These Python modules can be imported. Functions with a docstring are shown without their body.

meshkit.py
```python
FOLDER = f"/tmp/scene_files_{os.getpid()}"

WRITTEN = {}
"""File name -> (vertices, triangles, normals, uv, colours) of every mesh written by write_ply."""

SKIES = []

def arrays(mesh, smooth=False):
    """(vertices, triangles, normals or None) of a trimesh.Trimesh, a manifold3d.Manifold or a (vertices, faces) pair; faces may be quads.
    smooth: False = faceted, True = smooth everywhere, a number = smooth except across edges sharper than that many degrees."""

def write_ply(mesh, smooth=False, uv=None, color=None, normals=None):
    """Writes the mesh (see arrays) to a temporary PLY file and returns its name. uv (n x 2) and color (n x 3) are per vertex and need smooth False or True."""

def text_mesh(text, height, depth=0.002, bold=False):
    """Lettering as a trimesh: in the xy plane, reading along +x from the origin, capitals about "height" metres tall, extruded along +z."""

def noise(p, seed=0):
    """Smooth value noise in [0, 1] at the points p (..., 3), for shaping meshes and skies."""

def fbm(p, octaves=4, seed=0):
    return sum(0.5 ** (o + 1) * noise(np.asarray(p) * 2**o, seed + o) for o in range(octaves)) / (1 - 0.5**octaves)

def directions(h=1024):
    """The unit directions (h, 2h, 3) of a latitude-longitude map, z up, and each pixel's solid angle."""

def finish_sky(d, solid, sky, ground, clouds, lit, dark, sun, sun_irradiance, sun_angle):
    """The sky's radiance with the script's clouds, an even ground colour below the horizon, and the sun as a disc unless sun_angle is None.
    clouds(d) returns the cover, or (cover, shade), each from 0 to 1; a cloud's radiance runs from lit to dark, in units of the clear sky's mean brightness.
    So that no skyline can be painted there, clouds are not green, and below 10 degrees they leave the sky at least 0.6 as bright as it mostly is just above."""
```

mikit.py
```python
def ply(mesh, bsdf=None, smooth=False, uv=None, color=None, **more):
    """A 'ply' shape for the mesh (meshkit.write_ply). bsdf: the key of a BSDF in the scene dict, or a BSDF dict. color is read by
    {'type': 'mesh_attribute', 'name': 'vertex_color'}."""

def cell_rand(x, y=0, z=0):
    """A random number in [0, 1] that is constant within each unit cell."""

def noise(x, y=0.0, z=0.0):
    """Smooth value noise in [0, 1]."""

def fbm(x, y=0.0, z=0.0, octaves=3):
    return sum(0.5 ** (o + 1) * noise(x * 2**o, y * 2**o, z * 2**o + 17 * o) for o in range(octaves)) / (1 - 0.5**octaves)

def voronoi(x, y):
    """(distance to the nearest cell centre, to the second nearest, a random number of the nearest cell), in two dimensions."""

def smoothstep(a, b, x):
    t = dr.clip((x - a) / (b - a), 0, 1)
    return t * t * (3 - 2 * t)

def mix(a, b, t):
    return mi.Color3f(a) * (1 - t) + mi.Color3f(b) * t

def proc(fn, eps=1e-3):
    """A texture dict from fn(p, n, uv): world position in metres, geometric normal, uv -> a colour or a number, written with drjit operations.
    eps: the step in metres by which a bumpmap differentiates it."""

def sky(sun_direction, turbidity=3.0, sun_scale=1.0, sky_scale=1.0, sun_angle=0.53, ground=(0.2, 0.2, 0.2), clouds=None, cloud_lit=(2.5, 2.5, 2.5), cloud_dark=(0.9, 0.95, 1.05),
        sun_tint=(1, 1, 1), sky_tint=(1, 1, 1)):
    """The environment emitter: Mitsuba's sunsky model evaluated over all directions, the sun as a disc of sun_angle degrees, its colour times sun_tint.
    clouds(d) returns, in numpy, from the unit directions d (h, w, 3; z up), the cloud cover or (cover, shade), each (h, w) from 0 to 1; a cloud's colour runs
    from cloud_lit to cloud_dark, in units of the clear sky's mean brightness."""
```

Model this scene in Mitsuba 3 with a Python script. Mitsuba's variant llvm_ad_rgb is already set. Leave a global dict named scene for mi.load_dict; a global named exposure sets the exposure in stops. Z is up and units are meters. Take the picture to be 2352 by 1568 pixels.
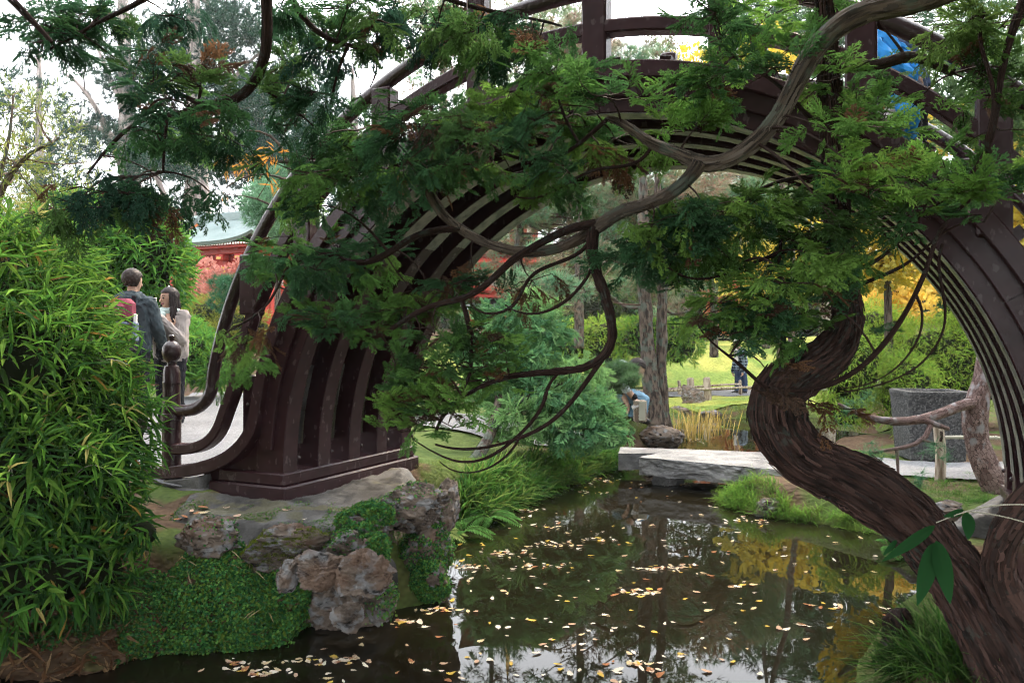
import math, random
import numpy as np, trimesh, manifold3d as mfd, shapely, shapely.geometry as sg
import drjit as dr
import mitsuba as mi, mikit, meshkit
from scipy.interpolate import CubicSpline
from scipy.spatial import cKDTree
T = mi.ScalarTransform4f
np.random.seed(7); random.seed(7)
rng = np.random.default_rng(11)

# ---------------------------------------------------------------- camera, sky, exposure
F, EYE = 1832.0, 1.65            # focal length in pixels of a 2352 px wide print of the photograph; eye height over the water
scene = {}
labels = {}
scene['camera'] = {'type': 'perspective', 'fov': 2 * math.degrees(math.atan(1176 / F)), 'fov_axis': 'x', 'near_clip': 0.05, 'far_clip': 600.0,
                   'to_world': T().look_at(origin=[0, 0, EYE], target=[0, 10, EYE], up=[0, 0, 1])}
exposure = 4.35
scene['air'] = {'type': 'homogeneous', 'albedo': {'type': 'rgb', 'value': [.95, .955, .96]}, 'sigma_t': {'type': 'rgb', 'value': [.0005, .00052, .00056]}}
scene['camera']['medium'] = {'type': 'ref', 'id': 'air'}
scene['sky'] = mikit.sky([0.35, 0.55, 0.76], turbidity=3, sun_scale=0.22, sun_angle=14, clouds=lambda d: 1.0,
                         cloud_lit=(2.5, 2.55, 2.65), cloud_dark=(0.9, 0.95, 1.05), ground=(0.12, 0.12, 0.1))

# ---------------------------------------------------------------- helpers
def W(px, py, d):
    """the point at distance d along the garden that stands at a place of the print"""
    return np.array([(px - 1176) / F * d, d, EYE - (py - 784) / F * d])
def numbered(name):
    if name not in used: used[name] = 0; return name
    used[name] += 1
    return f'{name}_{used[name]:03d}'
used = {}
def put(key, mesh, bsdf, smooth=False, uv=None, color=None, **more):
    key = numbered(key)
    scene[key] = mikit.ply(mesh, bsdf, smooth, uv, color, **more)
    return key
def lab(key, label=None, cat=None, group=None, kind=None):
    d = labels.setdefault(key, {})
    for k, v in (('label', label), ('category', cat), ('group', group), ('kind', kind)):
        if v: d[k] = v
    return key
def thing(name, label, cat, group=None):
    return lab(numbered(name), label, cat, group)
class MB:
    """collects pieces of one part into one mesh"""
    def __init__(s): s.v, s.f, s.c, s.n = [], [], [], 0
    def add(s, v, f=None, c=None):
        if f is None: v, f = np.asarray(v.vertices), np.asarray(v.faces)
        f = np.asarray(f)
        if f.shape[1] == 4: f = np.vstack([f[:, [0, 1, 2]], f[:, [0, 2, 3]]])
        s.v.append(np.asarray(v, float)); s.f.append(f + s.n); s.n += len(v)
        if c is not None: s.c.append(np.broadcast_to(np.asarray(c, float), (len(v), 3)))
        return s
    def mesh(s): return np.vstack(s.v), np.vstack(s.f)
    def put(s, key, bsdf, smooth=False):
        return put(key, s.mesh(), bsdf, smooth, color=np.vstack(s.c) if s.c else None)
def norm(a): return a / np.maximum(np.linalg.norm(a, axis=-1, keepdims=True), 1e-9)
def resample(pts, step):
    """smooth curve through rows (any number of columns), sampled about every step metres of the first three"""
    p = np.asarray(pts, float)
    t = np.r_[0, np.cumsum(np.linalg.norm(np.diff(p[:, :3], axis=0), axis=1) + 1e-6)]
    n = max(3, int(t[-1] / step) + 1)
    u = np.linspace(0, t[-1], n)
    if len(p) == 2: return np.stack([np.interp(u, t, p[:, k]) for k in range(p.shape[1])], 1)
    # monotone-ish: spline on position, linear on the rest
    q = CubicSpline(t, p[:, :3])(u)
    return np.column_stack([q] + [np.interp(u, t, p[:, k]) for k in range(3, p.shape[1])])
def tube(pts, radii, sides=8, disp=None, cap=True):
    """tapering tube along points; disp(points, angle, length) pushes the skin out. Returns v, f, uv"""
    p = np.asarray(pts, float); n = len(p); r = np.broadcast_to(radii, (n,))
    tg = norm(np.gradient(p, axis=0))
    a = np.zeros_like(p); ref = np.array([0, 0, 1.0]) if abs(tg[0, 2]) < .8 else np.array([1.0, 0, 0])
    a[0] = norm(np.cross(tg[0], ref))
    for i in range(1, n):
        x = a[i - 1] - tg[i] * (a[i - 1] @ tg[i]); a[i] = x / max(np.linalg.norm(x), 1e-9)
    b = np.cross(tg, a)
    ang = np.arange(sides) * 2 * np.pi / sides
    ring = np.cos(ang)[None, :, None] * a[:, None] + np.sin(ang)[None, :, None] * b[:, None]
    ln = np.r_[0, np.cumsum(np.linalg.norm(np.diff(p, axis=0), axis=1))]
    rr = np.repeat(r[:, None], sides, 1)
    if disp is not None: rr = rr + disp(ang[None, :].repeat(n, 0), ln[:, None].repeat(sides, 1), rr)
    v = (p[:, None] + ring * rr[..., None]).reshape(-1, 3)
    i, j = np.meshgrid(np.arange(n - 1), np.arange(sides), indexing='ij')
    q = np.stack([i * sides + j, i * sides + (j + 1) % sides, (i + 1) * sides + (j + 1) % sides, (i + 1) * sides + j], -1).reshape(-1, 4)
    f = np.vstack([q[:, [0, 1, 2]], q[:, [0, 2, 3]]])
    uv = np.stack([ang[None, :].repeat(n, 0) / (2 * np.pi), ln[:, None].repeat(sides, 1)], -1).reshape(-1, 2)
    if cap:
        k = len(v); v = np.vstack([v, p[0] - tg[0] * r[0] * .1, p[-1] + tg[-1] * r[-1] * .3]); uv = np.vstack([uv, [[0, 0], [0, ln[-1]]]])
        jj = np.arange(sides); e = (n - 1) * sides
        f = np.vstack([f, np.stack([(jj + 1) % sides, jj, jj * 0 + k], 1), np.stack([e + jj, e + (jj + 1) % sides, jj * 0 + k + 1], 1)])
    return v, f, uv
def bark_disp(depth, around, along, lump=0.0, seed=0, twist=0.0):
    def fn(ang, ln, r):
        a2 = ang + twist * ln
        q = np.stack([np.cos(a2) * around, np.sin(a2) * around, ln * along], -1)
        ridge = np.abs(meshkit.fbm(q, 3, seed) - .5) * 2
        big = meshkit.fbm(np.stack([np.cos(ang) * 1.3, np.sin(ang) * 1.3, ln * 3.0], -1), 2, seed + 9) - .5
        return depth * (np.clip(ridge * 2.2, 0, 1) - .6) + lump * r * big
    return fn
def limb(px_pts, step=.02, sides=10, disp=None):
    """rows (px, py, distance, width in px) -> tube"""
    q = np.array([[*W(a, b, d), w * d / F / 2] for a, b, d, w in px_pts])
    q = resample(q, step)
    return tube(q[:, :3], q[:, 3], sides, disp), q
def frames(x, up):
    x = norm(x); y = norm(np.cross(up, x)); z = np.cross(x, y)
    return np.stack([x, y, z], -1)
def scatter(tpl, pos, R, scale, col):
    """copies of a small template (v, f, shade) as one mesh with a colour for each copy"""
    tv, tf, sh = tpl
    k = len(pos); sc = np.asarray(scale, float)
    sc = np.broadcast_to(sc[:, None] if sc.ndim == 1 else sc, (k, 3))
    v = np.einsum('kij,knj->kni', R, tv[None] * sc[:, None, :]) + pos[:, None]
    f = tf[None] + (np.arange(k) * len(tv))[:, None, None]
    c = col[:, None, :] * sh[None, :, None]
    return v.reshape(-1, 3), f.reshape(-1, 3), np.clip(c, 0, 1).reshape(-1, 3)
def rand_unit(n):
    return norm(rng.normal(size=(n, 3)))
def palette(n, cols, w=None, jit=.25):
    cols = np.asarray(cols, float)
    i = rng.choice(len(cols), n, p=None if w is None else np.asarray(w) / np.sum(w))
    return cols[i] * (1 + rng.uniform(-jit, jit, (n, 1)))
def in_poly(poly, n):
    """n points spread over a polygon"""
    P = sg.Polygon(poly).buffer(0) if isinstance(poly, list) else poly; x0, y0, x1, y1 = P.bounds
    out = np.zeros((0, 2))
    while len(out) < n:
        q = rng.uniform((x0, y0), (x1, y1), (n * 2 + 16, 2))
        out = np.vstack([out, q[shapely.contains_xy(P, q[:, 0], q[:, 1])]])
    return out[:n]
def boxm(x0, x1, y0, y1, z0, z1, bev=0.0):
    """box as a mesh, its edges cut off by bev"""
    if bev <= 0:
        b = trimesh.creation.box((x1 - x0, y1 - y0, z1 - z0)); b.apply_translation(((x0 + x1) / 2, (y0 + y1) / 2, (z0 + z1) / 2)); return b
    h = np.array([x1 - x0, y1 - y0, z1 - z0]) / 2; c = np.array([x0 + x1, y0 + y1, z0 + z1]) / 2
    pts = []
    for s in np.ndindex(2, 2, 2):
        g = np.array(s) * 2 - 1
        for k in range(3):
            q = h - bev; q[k] = h[k]; pts.append(c + g * q)
    return trimesh.Trimesh(np.array(pts), process=False).convex_hull

# leaf templates: (vertices, triangles, shade of each vertex)
def diamond(p0, p1, w, z=0.0):
    p0, p1 = np.array(p0, float), np.array(p1, float); d = p1 - p0; n = np.array([-d[1], d[0]]); n /= np.linalg.norm(n) + 1e-9
    m = p0 + d * .45
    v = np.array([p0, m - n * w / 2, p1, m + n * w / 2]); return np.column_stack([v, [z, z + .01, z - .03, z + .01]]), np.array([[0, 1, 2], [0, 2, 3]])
def blunt(p0, p1, w):
    p0, p1 = np.array(p0, float), np.array(p1, float); d = p1 - p0; n = np.array([-d[1], d[0]]); n /= np.linalg.norm(n) + 1e-9
    v = np.array([p0, p0 + d * .6 - n * w / 2, p1 - n * w * .22, p1 + n * w * .22, p0 + d * .6 + n * w / 2])
    return np.column_stack([v, [0, -.012, -.02, .012, .018]]), np.array([[0, 1, 2], [0, 2, 3], [0, 3, 4]])
def make_frond(seed, pairs=7, lobes=1, width=.075):
    r = np.random.default_rng(seed); V, Fc, S, n = [], [], [], 0
    def add(v, f, s):
        nonlocal n
        V.append(v); Fc.append(f + n); S.append(np.full(len(v), s)); n += len(v)
    add(*diamond((0, 0), (1, 0), .045), .8)
    for i in range(pairs * 2):
        x = .08 + .86 * i / (pairs * 2); s = 1 if i % 2 else -1
        L = (.16 + .42 * math.sin(math.pi * min(1, .22 + x * .85)) ** 1.2) * r.uniform(.75, 1.2); a = s * math.radians(r.uniform(34, 52))
        tip = (x + L * math.cos(a), L * math.sin(a))
        add(*diamond((x, 0), tip, width), 1.0)
        for k in range(lobes):
            q = .35 + .3 * k; b0 = (x + q * L * math.cos(a), q * L * math.sin(a)); b = a + (-1) ** k * s * .75
            l2 = L * r.uniform(.38, .55); add(*diamond(b0, (b0[0] + l2 * math.cos(b), b0[1] + l2 * math.sin(b)), width * .8), 1.12)
    v = np.vstack(V); v[:, 2] += -.16 * v[:, 0] ** 2 - .22 * np.abs(v[:, 1]) ** 1.5 + r.normal(0, .008, len(v))
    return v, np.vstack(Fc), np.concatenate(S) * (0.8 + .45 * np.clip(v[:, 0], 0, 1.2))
def make_spray(seed):
    """fan shaped spray of a hinoki cypress: short blunt scale leaves along branchlets"""
    r = np.random.default_rng(seed); V, Fc, S, n = [], [], [], 0
    def add(vf, s):
        nonlocal n
        V.append(vf[0]); Fc.append(vf[1] + n); S.append(np.full(len(vf[0]), s)); n += len(vf[0])
    add(diamond((0, 0), (.95, 0), .05), .7)
    for i in range(8):
        x = .06 + .86 * i / 8; s = 1 if i % 2 else -1; L = (.30 + .30 * math.sin(math.pi * min(1, .3 + x * .7))) * r.uniform(.8, 1.25) * (1 if i < 6 else .8); a = s * math.radians(r.uniform(28, 50))
        c0, s0 = math.cos(a), math.sin(a); e = (x + L * c0, L * s0); sh = r.uniform(.85, 1.1)
        for k in range(3):
            q = .32 + .24 * k; b = a + (1 if k % 2 else -1) * r.uniform(.5, .85); l2 = r.uniform(.16, .24); o = (x + q * L * c0, q * L * s0)
            add(diamond(o, (o[0] + l2 * math.cos(b), o[1] + l2 * math.sin(b)), .10), sh * (1 + .15 * k))
        add(diamond((x, 0), (e[0] + .06 * c0, e[1] + .06 * s0), .085), sh * 1.25)
    v = np.vstack(V); v[:, 2] += -.18 * v[:, 0] ** 2 - .25 * np.abs(v[:, 1]) ** 1.5 + r.normal(0, .012, len(v)); return v, np.vstack(Fc), np.concatenate(S)
FROND = [make_spray(i) for i in range(5)]
FROND_LO = [make_frond(20 + i, 5, 0, .12) for i in range(3)]
def make_blade(width=.13, droop=.25, fold=.03):
    xs = np.array([0, .18, .55, 1.0]); w = np.array([.05, .85, .9, 0.02]) * width / 2
    V, Fc = [], []
    for x, k in zip(xs, w):
        z = -droop * x * x
        V += [[x, -k, z + k * fold / width * 4], [x, 0, z], [x, k, z + k * fold / width * 4]]
    for i in range(3):
        for j in range(2):
            a = i * 3 + j; Fc += [[a, a + 3, a + 4], [a, a + 4, a + 1]]
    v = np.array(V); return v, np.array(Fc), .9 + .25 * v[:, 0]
BLADE = make_blade()
def make_grass(width, droop):
    xs = np.array([0, .4, .75, 1.0]); w = np.array([.8, 1, .7, .05]) * width / 2; V = []
    for x, k in zip(xs, w): V += [[x, -k, -droop * x * x], [x, k, -droop * x * x]]
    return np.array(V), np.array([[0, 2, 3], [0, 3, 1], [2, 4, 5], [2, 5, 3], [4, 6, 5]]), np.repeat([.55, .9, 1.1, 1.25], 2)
BLADE_LO = (np.array([[0, 0, 0], [.45, -.07, -.03], [1, 0, -.22], [.45, .07, -.03]]), np.array([[0, 1, 2], [0, 2, 3]]), np.array([.85, 1, 1.15, 1]))
def make_oval(n=7, bend=.15):
    a = np.arange(n) * 2 * np.pi / n; v = np.column_stack([.5 + .5 * np.cos(a), .36 * np.sin(a), bend * (np.sin(a) ** 2) - .08 * np.cos(a)])
    return v, np.array([[0, i, i + 1] for i in range(1, n - 1)]), np.ones(n)
OVAL = make_oval(5)
def make_tuft(seed, n=9, w=.085):
    r = np.random.default_rng(seed); V, Fc = [], []
    for i in range(n):
        d = norm(r.normal(size=3) + [0.9, 0, .35]); s = norm(np.cross(d, r.normal(size=3))) * w
        V += [-s * .5, s * .5, d * r.uniform(.7, 1.1)]; Fc.append([i * 3, i * 3 + 1, i * 3 + 2])
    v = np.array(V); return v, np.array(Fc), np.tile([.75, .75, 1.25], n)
TUFT = [make_tuft(i) for i in range(3)]

def leaves(templates, pos, direction, up, size, col):
    """one mesh from copies of several templates"""
    mb = MB(); R = frames(direction, up); pick = rng.integers(len(templates), size=len(pos)); size = np.broadcast_to(size, (len(pos),))
    for t in range(len(templates)):
        m = pick == t
        if m.any(): mb.add(*scatter(templates[t], pos[m], R[m], size[m], col[m]))
    return mb
# ---------------------------------------------------------------- materials
N, FB, SS, MIX = mikit.noise, mikit.fbm, mikit.smoothstep, mikit.mix
def pr(base, rough=.6, spec=.4, **k):
    b = base if isinstance(base, dict) else {'type': 'rgb', 'value': list(base)}
    return {'type': 'principled', 'base_color': b, 'roughness': rough, 'specular': spec, **k}
def bump(b, fn, scale, eps=2e-3):
    return {'type': 'bumpmap', 'arbitrary': mikit.proc(fn, eps), 'scale': scale, 'bsdf': b}
def two(b): return {'type': 'twosided', 'bsdf': b}
VC = {'type': 'mesh_attribute', 'name': 'vertex_color'}
scene['leaf_mat'] = {'type': 'principledthin', 'base_color': VC, 'roughness': .55, 'spec_trans': 0.0, 'diff_trans': .7, 'eta': 1.4}
scene['glossy_leaf_mat'] = {'type': 'principledthin', 'base_color': VC, 'roughness': .26, 'spec_trans': 0.0, 'diff_trans': .7, 'eta': 1.5}
scene['vertex_mat'] = two(pr(VC, .75, .3))
def paint(dark, light):
    def fn(p, n, uv):
        k = FB(p.x * 9, p.y * 9, p.z * 9, 3); w = SS(.66, .74, FB(p.x * 30, p.y * 30, p.z * 14, 3))
        return MIX(MIX(dark, light, k), (.11, .09, .09), w * .4)
    return fn
scene['brown_paint'] = two(bump(pr(mikit.proc(paint((.019, .0068, .0085), (.042, .0155, .019))), .36, .3), lambda p, n, uv: FB(p.x * 40, p.y * 40, p.z * 25, 3), .0016))
scene['rail_paint'] = two(bump(pr(mikit.proc(paint((.02, .010, .0115), (.040, .021, .023))), .3, .55), lambda p, n, uv: FB(p.x * 50, p.y * 50, p.z * 30, 3), .002))
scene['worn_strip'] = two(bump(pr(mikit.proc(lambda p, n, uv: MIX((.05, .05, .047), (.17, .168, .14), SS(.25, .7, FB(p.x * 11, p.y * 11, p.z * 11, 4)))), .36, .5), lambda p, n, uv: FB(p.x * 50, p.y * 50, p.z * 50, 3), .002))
def bark_red(p, n, uv):
    a = uv.x * 6.2832; cx, cy = dr.cos(a), dr.sin(a)
    st = FB(cx * 8, cy * 8, uv.y * 9, 4); fine = FB(cx * 30, cy * 30, uv.y * 26, 3)
    c = MIX((.008, .005, .004), (.055, .028, .022), SS(.3, .72, st * .7 + fine * .3))
    li = SS(.5, .62, FB(p.x * 6, p.y * 6, p.z * 6, 4)) * SS(.35, -.3, n.x) * SS(.48, .56, FB(p.x * 60, p.y * 60, p.z * 60, 2))
    return MIX(c, (.06, .10, .085), li * .35)
scene['bark_red'] = bump(pr(mikit.proc(bark_red), .8, .25), lambda p, n, uv: FB(dr.cos(uv.x * 6.2832) * 14, dr.sin(uv.x * 6.2832) * 14, uv.y * 16, 4), .022)
def bark_grey(p, n, uv):
    a = uv.x * 6.2832; st = FB(dr.cos(a) * 5, dr.sin(a) * 5, uv.y * 9, 4)
    c = MIX((.03, .022, .018), (.15, .115, .09), SS(.3, .7, st))
    return MIX(c, (.10, .135, .11), SS(.52, .66, FB(p.x * 11, p.y * 11, p.z * 11, 3)) * .6)
scene['bark_grey'] = bump(pr(mikit.proc(bark_grey), .8, .25), lambda p, n, uv: FB(dr.cos(uv.x * 6.2832) * 7, dr.sin(uv.x * 6.2832) * 7, uv.y * 14, 4), .012)
def bark_pine(p, n, uv):
    a = uv.x * 6.2832; f1, f2, w = mikit.voronoi(uv.x * 26 + FB(p.x * 12, p.y * 12, p.z * 12) * 1.6, uv.y * 24 + FB(p.x * 14, p.y * 14, 3) * 1.5)
    c = MIX((.085, .05, .045), (.22, .155, .14), w)
    c = MIX(c, (.03, .018, .015), SS(.14, .03, f2 - f1))
    return MIX(c, (.26, .26, .27), SS(.56, .70, FB(p.x * 14, p.y * 14, p.z * 9, 3)) * .7)
scene['bark_pine'] = pr(mikit.proc(bark_pine), .85, .2)
def bark_far(p, n, uv):
    a = uv.x * 6.2832; st = FB(dr.cos(a) * 5, dr.sin(a) * 5, uv.y * 1.2, 4)
    return MIX((.16, .13, .12), (.42, .37, .34), SS(.3, .7, st))
scene['bark_far'] = pr(mikit.proc(bark_far), .9, .2)
scene['twig_dark'] = pr((.035, .02, .016), .8, .2)
scene['twig_brown'] = pr((.09, .055, .04), .8, .2)
scene['twig_grey'] = pr((.22, .2, .18), .8, .2)
def rock(p, n, uv):
    a = FB(p.x * 6, p.y * 6, p.z * 9, 4); b = FB(p.x * 21 + 9, p.y * 21, p.z * 26, 4)
    c = MIX((.045, .036, .03), (.21, .165, .132), SS(.25, .75, a * .55 + b * .45))
    c = MIX(c, (.24, .25, .26), SS(.5, .68, FB(p.x * 19 + 31, p.y * 19, p.z * 19, 3)) * .7)
    c = MIX(c, (.14, .08, .05), SS(.56, .7, FB(p.x * 5 + 71, p.y * 5, p.z * 5, 3)) * .6)
    return c * SS(.16, .42, b)
scene['rock_mat'] = bump(pr(mikit.proc(rock), .8, .3), lambda p, n, uv: FB(p.x * 34, p.y * 34, p.z * 44, 4), .03)
def concrete(p, n, uv):
    a = FB(p.x * 3, p.y * 3, p.z * 3, 4); c = MIX((.038, .036, .034), (.13, .127, .123), SS(.3, .72, a))
    c = MIX(c, (.09, .085, .05), SS(.52, .66, FB(p.x * 5 + 3, p.y * 5, 7, 4)) * .8)
    return c * (.8 + .4 * N(p.x * 90, p.y * 90, p.z * 90))
scene['concrete_mat'] = two(bump(pr(mikit.proc(concrete), .75, .3), lambda p, n, uv: FB(p.x * 25, p.y * 25, p.z * 25, 4), .012))
def granite(p, n, uv):
    g = FB(p.x * 60, p.y * 60, p.z * 60, 2)
    c = MIX((.10, .10, .104), (.22, .218, .215), SS(.3, .7, FB(p.x * 4, p.y * 4, p.z * 4, 3)))
    return c * (.62 + .7 * g)
scene['granite_mat'] = bump(pr(mikit.proc(granite), .7, .35), lambda p, n, uv: FB(p.x * 28, p.y * 28, p.z * 28, 4), .02)
def aggregate(p, n, uv):
    f1, f2, w = mikit.voronoi((p.x + p.y * .6) * 70, p.z * 70 + p.y * 30)
    return MIX((.035, .035, .037), (.14, .14, .14), w * w) * (.7 + .5 * FB(p.x * 2, p.y * 2, p.z * 2))
scene['aggregate_mat'] = pr(mikit.proc(aggregate), .85, .2)
def asphalt(p, n, uv):
    return MIX((.10, .10, .105), (.18, .18, .185), FB(p.x * 1.3, p.y * 1.3, 0, 3)) * (.75 + .5 * N(p.x * 70, p.y * 70, 0))
scene['path_mat'] = bump(pr(mikit.proc(asphalt), .85, .25), lambda p, n, uv: N(p.x * 60, p.y * 60, 0), .004)
def soil(p, n, uv):
    c = MIX((.045, .028, .018), (.14, .09, .055), FB(p.x * 4, p.y * 4, p.z * 4, 4))
    g = MIX((.045, .075, .018), (.085, .115, .026), FB(p.x * 9, p.y * 9, p.z * 9, 3))
    return MIX(c, g, SS(.44, .56, FB(p.x * 1.6 + 5, p.y * 1.6, 2, 4)) * SS(-.1, .75, n.z)) * (.7 + .6 * N(p.x * 45, p.y * 45, p.z * 45))
scene['soil_mat'] = bump(pr(mikit.proc(soil), .9, .2), lambda p, n, uv: FB(p.x * 30, p.y * 30, p.z * 30, 4), .03)
def lawn(p, n, uv):
    c = MIX((.16, .23, .05), (.36, .36, .09), SS(.3, .7, FB(p.x * .9, p.y * .9, 0, 4)))
    return c * (.72 + .56 * N(p.x * 22, p.y * 22, 0))
scene['lawn_mat'] = bump(pr(mikit.proc(lawn), .9, .15), lambda p, n, uv: FB(p.x * 16, p.y * 16, 0, 3), .05)
def moss(p, n, uv):
    return MIX((.03, .045, .012), (.17, .20, .035), FB(p.x * 14, p.y * 14, p.z * 14, 4)) * (.6 + .8 * N(p.x * 120, p.y * 120, p.z * 120))
scene['moss_mat'] = bump(pr(mikit.proc(moss), .95, .1), lambda p, n, uv: FB(p.x * 70, p.y * 70, p.z * 70, 3), .03)
scene['water_mat'] = bump({'type': 'plastic', 'diffuse_reflectance': {'type': 'rgb', 'value': [.0095, .0078, .0042]}, 'int_ior': 1.36, 'nonlinear': False},
                          lambda p, n, uv: FB(p.x * 3.2, p.y * 2.0, 0, 2), .0022, 5e-3)
def wood(p, n, uv):
    return MIX((.14, .10, .07), (.42, .36, .29), SS(.3, .7, FB(p.x * 40, p.y * 40, p.z * 5, 3)))
scene['grey_wood'] = pr(mikit.proc(wood), .8, .2)
scene['bamboo_mat'] = pr((.36, .35, .28), .5, .4)
def cloth(key, c, rough=.85, var=.35):
    c = np.array(c)
    scene[key] = two(pr(mikit.proc(lambda p, n, uv, a=[float(x) for x in c * (1 - var)], b=[float(x) for x in np.minimum(c * (1 + var), .95)]: MIX(a, b, FB(p.x * 25, p.y * 25, p.z * 18, 3))), rough, .2))
# ---------------------------------------------------------------- land and water
POND = sg.Polygon([(1.3, 2.2), (1.5, 3.6), (1.75, 4.15), (2.4, 4.8), (3.0, 5.6), (3.25, 6.3), (3.05, 6.85), (2.65, 7.25), (2.25, 7.5), (2.02, 8.2), (2.5, 8.75), (3.4, 9.9), (4.3, 11.2),
                   (5.2, 11.9), (6.4, 14.0), (7.4, 16.6), (6.3, 17.3), (5.0, 16.8), (4.2, 17.4), (3.1, 15.4), (2.75, 13.6), (2.35, 12.0), (1.75, 11.0), (1.3, 10.2), (.62, 9.2), (.1, 8.05),
                   (-.3, 7.3), (-.62, 6.8), (-.66, 6.2), (-.5, 5.65), (-.5, 5.0), (-.74, 4.85), (-1.1, 4.78), (-1.6, 4.85), (-2.1, 4.7), (-2.7, 4.25), (-3.1, 3.6), (-3.2, 2.2), (-2.0, 1.6), (0, 1.5)])
SHORE = POND.exterior
HC = np.array([(-2, 7, .74), (-3.2, 9, .68), (-3.8, 13, .72), (-2.2, 6.0, .53), (-2.75, 6.4, .60), (-2.4, 5.4, .44), (-7, 20, 1.1), (-3, 5, .5), (-1.9, 4.9, .36), (-2.3, 3.7, .32), (-4, 3, .5), (-1.2, 5.0, .36), (-1.6, 5.7, .40), (-.9, 6.2, .38), (-.75, 5.3, .34), (-1.05, 4.8, .34),
               (-.95, 7.2, .50), (0, 9.5, .34), (-.5, 8, .42), (1, 10.6, .36), (-1, 12, .6), (1.9, 12.2, .62), (2.1, 11.9, .5), (1.2, 12, .5), (2.6, 14.5, .35), (3, 18.5, .12), (5, 23, .08), (6.5, 24, .08), (8, 19, .2), (6, 31, 1.5), (3, 30, 1.4), (0, 26, .9),
               (-10, 32, 2.4), (0, 48, 3.6), (24, 48, 3.6), (14, 34, 1.8), (5, 9, .30), (6, 11, .36), (7, 14, .4), (10, 15, .7), (4.1, 6.9, .34), (3.7, 5.5, .46), (2.8, 8.1, .28), (3.5, 9, .3), (2.5, 3.8, .3), (2.1, 3.0, .36), (2.9, 4.6, .42), (0, 0, .2), (0, -12, .3), (-14, 0, .6), (14, 0, .6), (-15, 12, 1.0), (16, 10, .8), (30, 30, 3), (-30, 30, 4)])
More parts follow.
